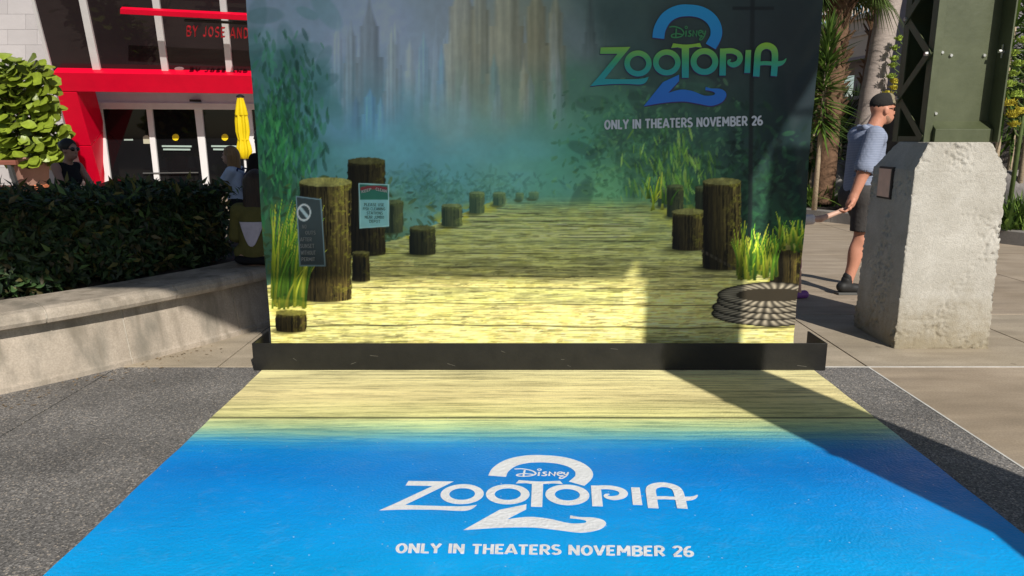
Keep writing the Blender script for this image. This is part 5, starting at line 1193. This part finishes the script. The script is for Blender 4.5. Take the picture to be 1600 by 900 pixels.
M_hair = {'brown': mat('hair_brown', (.035,.02,.012), .5, .4, 5, .4, 20, stretch=(14,14,1)), 'black': mat('hair_black', (.008,.007,.006), .5, .4, 5, .3, 20, stretch=(14,14,1)), 'fair': mat('hair_fair', (.20,.115,.05), .5, .35, 5, .4, 20, stretch=(14,14,1))}
M_shade = mat('sunglass_lens', (.006,.006,.007), .15, .05, spec=.6)
def head_prims(c, s=1.):
    """skull, jaw, nose, ears, brow; faces +x"""
    x, y, z = c; e = lambda dx, dy, dz, r: ell_((x+dx*s, y+dy*s, z+dz*s), tuple(q*s for q in r))
    return [e(-.012,0,.03,(.098,.078,.098)), e(.03,0,-.045,(.066,.058,.075)), e(.052,0,-.085,(.036,.034,.03)), cap_((x+.088*s,y,z+.008*s),(x+.112*s,y,z-.028*s),.011*s,.016*s),
            e(.083,0,.028,(.014,.05,.014)), e(-.008,.079,-.012,(.022,.012,.034)), e(-.008,-.079,-.012,(.022,.012,.034)), e(.092,0,-.062,(.014,.028,.008)), e(.09,0,-.074,(.013,.024,.008))]
def hand_prims(w, d, palm_n, s=1., curl=.5, thumb=1):
    """palm at w pointing along d; palm_n is the way the palm faces; fingers curl towards it"""
    w = np.array(w, float); d = np.array(d, float); d /= np.linalg.norm(d); n = np.array(palm_n, float); n -= d*(n@d); n /= np.linalg.norm(n); t = np.cross(d, n)*thumb
    P = [cap_(w, w+d*.03*s, .026*s, .028*s), ell_(w+d*.055*s, (.03*s,)*3)]
    for i, ln2 in enumerate((.070, .078, .072, .056)):
        b = w+d*(.088-.004*abs(i-1.2))*s+t*(.030-.020*i)*s; P.append(cap_(w+d*.03*s+t*(.02-.0133*i)*s, b, .014*s, .0105*s))
        a1 = curl*.9; m1 = b+(d*math.cos(a1)+n*math.sin(a1))*ln2*.5*s; a2 = curl*2.0; e = m1+(d*math.cos(a2)+n*math.sin(a2))*ln2*.5*s; P += [cap_(b, m1, .0100*s, .0092*s), cap_(m1, e, .0092*s, .0078*s)]
    tb = w+d*.025*s+t*.026*s; tm = tb+(d*.6+t*.7+n*.25)*.042*s; te = tm+(d*.85+t*.2+n*.4)*.034*s; P += [cap_(tb, tm, .0135*s, .011*s), cap_(tm, te, .011*s, .009*s)]
    return P
def limb(a, b, c, ra, rb, rc): return [cap_(a, b, ra, rb), cap_(b, c, rb, rc)]
def mid(a, b, t): return tuple(np.array(a)*(1-t)+np.array(b)*t)

# ---- the man: walks to the right, holds the child's hand behind him
mroot = at(1347, 300, 7.15); man = thing('person', 'man in blue striped polo and dark cap walking behind the concrete pier', 'person', (mroot.x, 7.15, 0), math.radians(4)); man.scale = (1.03,)*3
sk = skin('man', (.55,.25,.165))
hd = (.12,0,1.735); sR, eR, wR = (-.06,-.225,1.50), (-.16,-.285,1.19), (-.245,-.29,.945); sL, eL, wL = (.02,.22,1.50), (.14,.27,1.22), (.34,.24,1.12)
hR, kR, aR = (-.02,-.11,.95), (-.03,-.115,.52), (-.13,-.12,.10); hL, kL, aL = (-.02,.11,.95), (.22,.11,.54), (.30,.11,.10)
prims = head_prims(hd, 1.06)+[cap_((.02,0,1.50),(.085,0,1.66),.072,.064), cap_((-.01,0,1.03),(0,0,1.42),.15,.155,(.85,1.12,1)), ell_((.06,0,1.12),(.17,.18,.20)), cap_((0,-.15,1.47),(0,.15,1.47),.075), cap_((-.02,-.08,.95),(-.02,.08,.95),.135)]
prims += limb(sR,eR,wR,.068,.056,.038)+limb(sL,eL,wL,.068,.056,.038)+limb(hR,kR,aR,.10,.064,.044)+limb(hL,kL,aL,.10,.064,.044)+[ell_(mid(kR,aR,.3)+np.array((-.025,0,0)),(.055,.052,.13)), ell_(mid(kL,aL,.3)+np.array((-.025,0,0)),(.055,.052,.13))]
prims += hand_prims(wR, (-.36,0,-1), (-1,.2,.3), 1.25, .7, -1)+hand_prims(wL, (.9,0,-.1), (0,-1,-.3), 1.05, .5, 1)
for a in (aR, aL): prims.append(cap_((a[0],a[1],.07),(a[0]+.17,a[1],.045),.045,.038))
blob('body', prims, .008, sk, man, .03)
def polo_mat():
    m = cloth('blue_polo', (.225,.26,.36)); n, l = m.node_tree.nodes, m.node_tree.links; b = n['Principled BSDF']; s0 = b.inputs['Base Color'].links[0].from_socket
    tc = n.new('ShaderNodeTexCoord'); w = n.new('ShaderNodeTexWave'); w.bands_direction = 'Z'; w.inputs['Scale'].default_value = 21; w.inputs['Distortion'].default_value = .8; l.new(tc.outputs['Object'], w.inputs[0])
    rp = n.new('ShaderNodeValToRGB'); rp.color_ramp.elements[0].position = .72; rp.color_ramp.elements[1].position = .86; l.new(w.outputs['Fac'], rp.inputs[0]); mx = n.new('ShaderNodeMix'); mx.data_type = 'RGBA'
    l.new(rp.outputs[0], mx.inputs[0]); l.new(s0, mx.inputs[6]); mx.inputs[7].default_value = (.31,.35,.46,1); l.new(mx.outputs[2], b.inputs['Base Color']); return m
M_polo = polo_mat()
shirt = [cap_((-.015,0,.93),(0,0,1.40),.165,.172,(.9,1.14,1)), ell_((.06,0,1.12),(.192,.20,.24)), cap_((0,-.16,1.475),(0,.16,1.475),.088), cap_(sR, mid(sR,eR,.92), .088, .095), cap_(sL, mid(sL,eL,.92), .088, .095), cap_((.01,0,1.5),(.03,0,1.55),.08,.07)]
for q, (dx, dz) in enumerate(((-.17,1.0),(-.165,1.12),(-.16,1.24),(.0,.98),(-.08,1.07),(-.05,1.16))): shirt.append(cap_((dx,-.13-.03*(q > 2),dz),(dx+.14,-.19+.02*(q < 3),dz-.10+.05*(q % 2)),.022,.014))
blob('polo_shirt', shirt, .008, M_polo, man, .03, cuts=[((0,0,.845),(0.1,0,-1)), (mid(sR,eR,.86), np.array(eR)-np.array(sR)), (mid(sL,eL,.86), np.array(eL)-np.array(sL))][:1], holes=[cap_(mid(sR,eR,1.02), wR, .075,.06), cap_(mid(sL,eL,1.02), wL, .075,.06), cap_((.05,0,1.52),(.14,0,1.66),.066,.1)])
blob('collar', [cap_((.03,-.085,1.52),(.125,-.03,1.475),.022,.016), cap_((.03,.085,1.52),(.125,.03,1.475),.022,.016), cap_((-.065,-.05,1.575),(.03,-.085,1.53),.022), cap_((-.065,.05,1.575),(.03,.085,1.53),.022), cap_((-.065,-.05,1.575),(-.065,.05,1.575),.022)], .007, M_polo, man, .02)
M_short = cloth('grey_shorts', (.065,.06,.058)); blob('shorts', [cap_((-.02,-.085,.93),(-.02,.085,.93),.152), cap_(hR, mid(hR,kR,.86), .125, .105), cap_(hL, mid(hL,kL,.86), .125, .105)], .009, M_short, man, .03, holes=[cap_(mid(hR,kR,.98),aR,.13,.1), cap_(mid(hL,kL,.98),aL,.13,.1)])
M_shoe = mat('dark_shoe', (.018,.018,.018), .6, .2, 20); M_sole = mat('grey_sole', (.10,.10,.095), .7, .1)
for a in (aR, aL):
    sh1 = blob('shoe', [cap_((a[0]-.045,a[1],.075),(a[0]+.17,a[1],.05),.052,.042), cap_((a[0],a[1],.09),(a[0]-.005,a[1],.14),.052,.05)], .008, M_shoe, man, .02, cuts=[((0,0,.022),(0,0,-1))])
    MB().poly([(a[0]-.09,a[1]-.035,.002),(a[0]-.10,a[1]+.035,.002),(a[0]+.08,a[1]+.05,.002),(a[0]+.20,a[1]+.035,.002),(a[0]+.225,a[1],.002),(a[0]+.20,a[1]-.035,.002),(a[0]+.08,a[1]-.05,.002)], (0,0,.022)).build('sole', M_sole, sh1, bevel=.004)
    blob('sock', [cap_((a[0],a[1],.13),(a[0]+.006,a[1],.175),.05,.048)], .008, M_shoe, man)
M_cap = mat('dark_mesh_cap', (.02,.018,.017), .9, .2, 60, .5, 150); M_capf = mat('camouflage_front', (.20,.17,.11), .85, .5, 22)
x, y, z = hd; blob('cap', [ell_((x-.008,y,z+.055),(.115,.093,.10))], .007, M_cap, man, cuts=[((x,y,z+.035),(.18,0,-1))], holes=[ell_((x-.012,y,z+.03),(.104,.083,.10))])
blob('cap_front', [ell_((x+.03,y,z+.062),(.083,.084,.096))], .007, M_capf, man, cuts=[((x+.03,y,z),(-1,0,.0)), ((x,y,z+.052),(.05,0,-1))])
blob('cap_brim', [ell_((x+.115,y,z+.048),(.085,.078,.011),0,-.12)], .006, M_capf, man)
for sgn in (-1, 1):
    blob('sunglass_lens', [ell_((x+.098,y+sgn*.036,z+.008),(.010,.031,.022))], .005, M_shade, man); blob('glasses_arm', [cap_((x+.09,y+sgn*.066,z+.014),(x-.005,y+sgn*.086,z+.008),.004)], .004, M_shade, man)
blob('beard', [ell_((x+.045,y,z-.088),(.052,.053,.045)), ell_((x+.01,y,z-.06),(.05,.066,.045))], .007, mat('short_stubble', (.30,.165,.11), .8, .2, 60), man)
# ---- the child: mostly behind the backdrop
cp = Vector((2.66, 6.86, 0)); ch = thing('person', 'small child in white top and purple clogs, mostly hidden behind the backdrop', 'person', cp, math.radians(20)); cs_ = skin('child', (.60,.37,.28))
handw = Vector((mroot.x-.285, 7.15-.315, .878)); hl = Matrix.Rotation(-math.radians(20), 3, 'Z') @ (handw-cp)
sA = (.03,-.10,.77); wA = tuple(Vector(sA)+(hl-Vector(sA))*.86+Vector((0,0,-.02))); eA = mid(sA, wA, .5); eA = (eA[0], eA[1], eA[2]-.03)
prims = head_prims((.03,0,.95), .9)+[cap_((0,0,.80),(.02,0,.88),.04), cap_((0,0,.47),(0,0,.74),.085,.09,(.85,1.05,1)), cap_((0,-.07,.77),(0,.07,.77),.045)]
prims += limb(sA,eA,wA,.034,.028,.021)+limb((.0,.11,.77),(-.02,.15,.62),(.05,.16,.5),.034,.027,.02)+hand_prims(wA, (hl-Vector(wA)), (0,0,-1), .6, .3, 1)+hand_prims((.05,.16,.5),(.2,0,-1),(0,-1,0),.6,.4,1)
for yy, kx in ((-.055,.10),(.055,-.05)): prims += limb((0,yy,.45),(kx*.6,yy,.25),(kx,yy,.06),.055,.04,.028)+[cap_((kx,yy,.04),(kx+.08,yy,.03),.028,.025)]
blob('body', prims, .008, cs_, ch, .02)
blob('top', [cap_((0,0,.48),(0,0,.73),.105,.105,(.88,1.08,1)), cap_((0,-.08,.77),(0,.08,.77),.058), cap_(sA, mid(sA,eA,.5), .05, .048), cap_((.0,.11,.77),(-.01,.13,.69),.05)], .008, cloth('white_top', (.72,.66,.66)), ch, .02, holes=[cap_((.02,0,.86),(.03,0,.95),.05,.06), cap_(mid(sA,eA,.62), wA, .04,.04)])
blob('shorts', [cap_((0,-.05,.45),(.02,-.055,.32),.08,.07), cap_((0,.05,.45),(-.01,.055,.32),.08,.07)], .008, cloth('pink_shorts', (.42,.16,.22)), ch, .02)
blob('hair', [ell_((.012,0,.985),(.098,.083,.092)), cap_((-.06,0,.97),(-.07,0,.86),.06,.045)], .008, M_hair['fair'], ch, .02, holes=[ell_((.09,0,.93),(.07,.07,.085))])
for yy, kx in ((-.055,.10),(.055,-.05)): blob('clog', [cap_((kx-.03,yy,.035),(kx+.075,yy,.033),.038,.042)], .006, mat('purple_clog', (.22,.07,.30), .5, .1), ch, cuts=[((0,0,.003),(0,0,-1)), ((0,0,.068),(-.3,0,1))])
for sgn in (-1,1): blob('eye', [ell_((.03+.078,sgn*.03,.963),(.008,.011,.009))], .004, M_shade, ch)
# ---- seated person on the planter bench, back to the camera
sp_ = Vector((-2.10, 5.90, .503)); se = thing('person', 'person in olive and white jacket seated on the planter bench, long dark hair', 'person', sp_, math.radians(88)); se.scale = (.8,)*3; ss_ = skin('seated', (.40,.23,.16))
# local +x = away from the camera
prims = head_prims((.10,0,.83), 1.0)+[cap_((.05,0,.62),(.085,0,.74),.055), cap_((0,0,.12),(.04,0,.5),.14,.135,(.8,1.1,1)), cap_((.04,-.15,.56),(.04,.15,.56),.06), cap_((.0,-.09,.1),(0,.09,.1),.115)]
for s in (-1,1):
    prims += limb((.0,s*.10,.10),(.43,s*.11,.06),(.45,s*.10,-.36),.085,.06,.04)+[cap_((.45,s*.1,-.42),(.60,s*.1,-.445),.04,.035)]+limb((.04,s*.19,.55),(.10,s*.24,.29),(.32,s*.12,.18),.052,.043,.03)+hand_prims((.32,s*.12,.18),(1,-s*.4,-.2),(0,-s*.5,-1),.95,.4,s)
blob('body', prims, .010, ss_, se, .03)
M_olive = cloth('olive_jacket', (.115,.105,.035)); M_whp = cloth('white_panel', (.52,.48,.56)); M_jean = cloth('black_trousers', (.012,.012,.014))
jk = [cap_((.0,0,.16),(.035,0,.5),.175,.165,(.82,1.05,1)), cap_((.035,-.15,.545),(.035,.15,.545),.082)]+[cap_((-.02,-.16+.08*i,.12),(-.02,-.08+.08*i,.13),.075) for i in range(4)]
for s in (-1,1): jk += [cap_((.04,s*.19,.55),(.09,s*.245,.29),.075,.07), cap_((.09,s*.245,.29),(.29,s*.14,.19),.07,.052)]
jo = blob('jacket', jk, .009, M_olive, se, .035, cuts=[((0,0,.065),(0,0,-1))])
# white shield panel sewn on the back: follows the jacket surface
def back_panel(name, outline, m, parent, host, off=.004):
    V0 = np.empty(len(host.data.vertices)*3, np.float32); host.data.vertices.foreach_get('co', V0); V0 = V0.reshape(-1, 3); V0 = V0[V0[:, 0] < .06]
    def fx(y, z):
        w = 1/(((V0[:,1]-y)**2+(V0[:,2]-z)**2)+1e-5); near = ((V0[:,1]-y)**2+(V0[:,2]-z)**2) < .0012
        return (V0[near, 0].min() if near.any() else .0)-off
    n = 18; vs = []; fs = []
    for i in range(n+1):
        t = i/n; z = outline(t)[0]; hw = outline(t)[1]
        for j in range(n+1):
            y = -hw+2*hw*j/n; vs.append((fx(y, z), y, z))
    fs = [(i*(n+1)+j, i*(n+1)+j+1, (i+1)*(n+1)+j+1, (i+1)*(n+1)+j) for i in range(n) for j in range(n)]
    me = bpy.data.meshes.new(name); me.from_pydata(vs, [], fs); me.shade_smooth(); o = link(name, me, m, parent); so = o.modifiers.new('thick', 'SOLIDIFY'); so.thickness = .004; so.offset = 1; return o
back_panel('white_back_panel', lambda t: (.205+.245*t+.012*(1-(2*t-1)**2), .012+.118*(t**.62)), M_whp, se, jo)
blob('undershirt', [cap_((-.04,-.13,.062),(-.04,.13,.062),.088,.088,(1,1,.35))], .009, M_whp, se); blob('trousers', [cap_((-.03,-.1,.06),(-.03,.1,.06),.125,.125,(1,1,.45))]+[q for s in (-1,1) for q in limb((.0,s*.10,.09),(.43,s*.11,.075),(.45,s*.10,-.38),.10,.078,.058)], .010, M_jean, se, .03)
blob('hair', [ell_((.085,0,.86),(.112,.095,.112)), cap_((.03,0,.84),(-.02,0,.55),.095,.085,(.7,1.2,1)), cap_((-.01,-.06,.62),(-.045,-.07,.46),.045,.02), cap_((-.01,.05,.62),(-.045,.06,.44),.045,.02)], .008, M_hair['brown'], se, .03, holes=[ell_((.20,0,.80),(.10,.08,.12))])
for s in (-1,1): blob('shoe', [cap_((.42,s*.1,-.44),(.60,s*.1,-.455),.052,.042)], .009, M_shoe, se, cuts=[((0,0,-.503),(0,0,-1))]); blob('eye', [ell_((.187,s*.034,.845),(.008,.012,.010))], .005, M_shade, se)
# ---- woman with sunglasses pushing a stroller, and two more people beyond the hedge
def walker(label, px, Y, H, rz, skin_c, top_c, hair, pants_c, arms, lean=.08, glasses=False, sleeve=.0, long_hair=False, loose=0.):
    b = at(px, 250, Y); t = thing('person', label, 'person', (b.x, Y, 0), rz); s = H/1.70; S = lambda p: tuple(np.array(p, float)*s)
    sk_ = skin(label[:12].replace(' ', '_'), skin_c); hd_ = S((.06+lean,0,1.575)); hp = S((0,0,.90))
    P = head_prims(hd_, .98*s)+[cap_(S((lean*.9,0,1.37)), S((.045+lean,0,1.50)), .052*s), cap_(hp, S((lean*.8,0,1.27)), .125*s, .125*s, (.82,1.08,1)), cap_(S((lean*.9,-.14,1.36)), S((lean*.9,.14,1.36)), .055*s), cap_(S((0,-.08,.9)), S((0,.08,.9)), .12*s)]
    sh2 = {}; top = [cap_(S((0,0,.86)), S((lean*.8,0,1.27)), (.147+loose)*s, (.14+loose*.6)*s, (.86,1.1,1)), cap_(S((lean*.9,-.13,1.36)), S((lean*.9,.13,1.36)), .062*s), ell_(S((lean*.8+.05,0,1.2)), (.10*s,.145*s,.09*s))]
    holes = [cap_(S((lean*.9+.02,0,1.44)), S((.045+lean+.03,0,1.55)), .062*s, .09*s)]
    for sd_, (e, w, dr) in zip((-1, 1), arms):
        a = S((lean*.9, sd_*.175, 1.36)); e, w = S(e), S(w); P += limb(a, e, w, .05*s, .04*s, .028*s)+hand_prims(w, dr, (0,-sd_*.3,-1), .95*s, .7, sd_)
        if sleeve: top.append(cap_(a, mid(a, e, sleeve), .068*s, .072*s)); holes.append(cap_(mid(a, e, sleeve+.16), w, .07*s, .05*s))
    for sd_, kx, ax_ in ((-1,.16,.12),(1,-.02,-.22)): P += limb(S((0,sd_*.09,.88)), S((kx,sd_*.09,.48)), S((ax_,sd_*.09,.09)), .088*s, .058*s, .04*s)+[cap_(S((ax_,sd_*.09,.05)), S((ax_+.16,sd_*.09,.035)), .04*s, .032*s)]
    blob('body', P, .010, sk_, t, .03); blob('top', top, .010, top_c, t, .03, cuts=[(S((0,0,.82)), (0,0,-1))], holes=holes)
    blob('trousers', [cap_(S((0,-.08,.88)), S((0,.08,.88)), .135*s)]+[q for sd_, kx, ax_ in ((-1,.16,.12),(1,-.02,-.22)) for q in limb(S((0,sd_*.09,.86)), S((kx,sd_*.09,.48)), S((ax_,sd_*.09,.13)), .105*s, .075*s, .06*s)], .012, pants_c, t, .03)
    for sd_, ax_ in ((-1,.12),(1,-.22)): blob('shoe', [cap_(S((ax_-.04,sd_*.09,.05)), S((ax_+.17,sd_*.09,.04)), .05*s, .04*s)], .010, M_shoe, t, cuts=[((0,0,.003),(0,0,-1))])
    x, y, z = hd_; hh = [ell_((x-.022*s,0,z+.045*s), (.108*s,.09*s,.10*s))]
    if long_hair: hh += [cap_((x-.06*s,0,z), (x-.10*s,0,z-.40*s), .085*s, .05*s), cap_((x-.02*s,-.075*s,z), (x-.02*s,-.09*s,z-.36*s), .035*s, .02*s), cap_((x-.02*s,.075*s,z), (x-.02*s,.09*s,z-.36*s), .035*s, .02*s)]
    else: hh += [ell_((x-.11*s,0,z+.06*s), (.05*s,.05*s,.05*s))]
    blob('hair', hh, .008, M_hair[hair], t, .02, holes=[ell_((x+.095*s,0,z-.025*s), (.10*s,.074*s,.105*s))])
    for sd_ in (-1, 1):
        if glasses: blob('sunglass_lens', [ell_((x+.09*s,sd_*.036*s,z+.008*s), (.012*s,.036*s,.026*s))], .005, M_shade, t); blob('glasses_arm', [cap_((x+.085*s,sd_*.07*s,z+.014*s), (x-.005*s,sd_*.086*s,z+.008*s), .005*s)], .004, M_shade, t)
        else: blob('eye', [ell_((x+.086*s,sd_*.034*s,z+.012*s), (.007*s,.012*s,.010*s))], .004, M_shade, t)
    return t
arm2 = (((.22,-.22,1.10),(.42,-.14,.99),(1,.1,-.1)), ((.22,.22,1.10),(.44,.14,.99),(1,-.1,-.1)))
wk = walker('woman in black tank top and sunglasses pushing a stroller beyond the hedge', 95, 8.2, 1.50, math.radians(-16), (.33,.185,.14), cloth('black_top', (.010,.010,.013)), 'black', M_jean, arm2, .10, True)
walker('girl with long fair hair and pale blue shirt beyond the hedge', 368, 8.8, 1.41, math.radians(178), (.36,.22,.17), cloth('pale_blue_shirt', (.40,.46,.58)), 'fair', M_jean, (((.16,-.20,1.10),(.40,-.14,1.02),(1,.0,.1)), ((.20,.20,1.08),(.44,.14,1.02),(1,0,.1))), .02, False, .55, True, .02)
bp_ = at(388, 286, 8.8); bpk = thing('backpack', 'dark blue backpack worn by the fair-haired girl', 'backpack', (bp_.x+.02, 8.8, .86)); blob('bag', [ell_((.02,0,.12),(.085,.13,.19)), ell_((.07,0,.05),(.06,.10,.11))], .01, cloth('navy_bag', (.02,.03,.09)), bpk, .03); MB().tube([(-.03,-.08,.28),(-.1,-.09,.30),(-.15,-.10,.2)], .012).build('strap', cloth('navy_bag', (.02,.03,.09)), bpk); MB().tube([(-.03,.08,.28),(-.1,.09,.30),(-.15,.10,.2)], .012).build('strap', cloth('navy_bag', (.02,.03,.09)), bpk)
walker('dark-clothed person with dark hair partly hidden by the backdrop edge', 419, 8.0, 1.62, math.radians(150), (.28,.16,.12), cloth('dark_top', (.014,.012,.012)), 'black', M_jean, (((.10,-.22,1.10),(.24,-.2,.95),(1,0,-.5)), ((.05,.22,1.08),(.16,.2,.9),(.6,0,-1))), .02, False, .8, True)
st_o = wk.location+Vector((.62,-.17,0)); stl = thing('stroller', 'stroller with dark handle and red seat pushed by the woman', 'stroller', st_o, math.radians(-16))
M_tube = mat('stroller_frame', (.02,.02,.022), .4, .1, metal=.3); M_rseat = cloth('red_seat', (.55,.03,.03))
MB().tube([(-.2,-.24,.93),(-.2,.24,.93)], .018).build('handle', M_tube, stl)
for s in (-1,1):
    MB().tube([(-.2,s*.24,.93),(.10,s*.24,.62),(.55,s*.22,.16)], .014).build('frame_tube', M_tube, stl); MB().tube([(.12,s*.24,.60),(-.10,s*.26,.15)], .014).build('frame_tube', M_tube, stl)
    for wx, wy in ((-.10,.28),(.56,.25)):
        w_ = MB(); w_.tube([(wx,s*wy-.02,.13),(wx,s*wy+.02,.13)], .128, 20); wo = w_.build('wheel', M_tube, stl); MB().tube([(wx,s*wy-.025,.13),(wx,s*wy+.025,.13)], .07, 14).build('hub', M_bolt, wo)
MB().hexa([(.08,-.2,.42),(.45,-.2,.36),(.45,.2,.36),(.08,.2,.42)],[(.06,-.2,.47),(.45,-.2,.42),(.45,.2,.42),(.06,.2,.47)]).build('seat', M_rseat, stl, bevel=.02); MB().hexa([(.03,-.2,.45),(.08,-.2,.45),(.08,.2,.45),(.03,.2,.45)],[(-.12,-.2,.96),(-.07,-.2,.98),(-.07,.2,.98),(-.12,.2,.96)]).build('seat_back', M_rseat, stl, bevel=.02)
mb = MB(); mb.lathe([(.26,0),(.24,.08),(.16,.17),(.02,.22)], (.08,0,.86), 18); mb.build('sun_canopy', M_rseat, stl, smooth=True)

# ================================================================== SMALL LITTER
mb = MB()
for k in range(150):
    p, o = path_at(random.uniform(s_near((-3.6,3.72)), s_near((-2.3,5.3)))); r_ = abs(random.gauss(0, .16))+.02; q = Vector((p.x+o.x*r_, p.y+o.y*r_, .004)); a = random.uniform(0, 6.28); Lq = random.uniform(.006, .02)
    d = Vector((math.cos(a), math.sin(a), 0))*Lq; e = Vector((-d.y, d.x, 0))*.4; mb.add([q-d, q+e+Vector((0,0,.003)), q+d+Vector((0,0,.004)), q-e+Vector((0,0,.002))], [(0,1,2),(0,2,3)])
lt_ = mb.build('leaf_litter', mat('dry_litter', (.24,.17,.10), .9, .5, 40)); stuff(lt_); tag(lt_, 'dry leaf crumbs along the foot of the planter bench', 'litter')
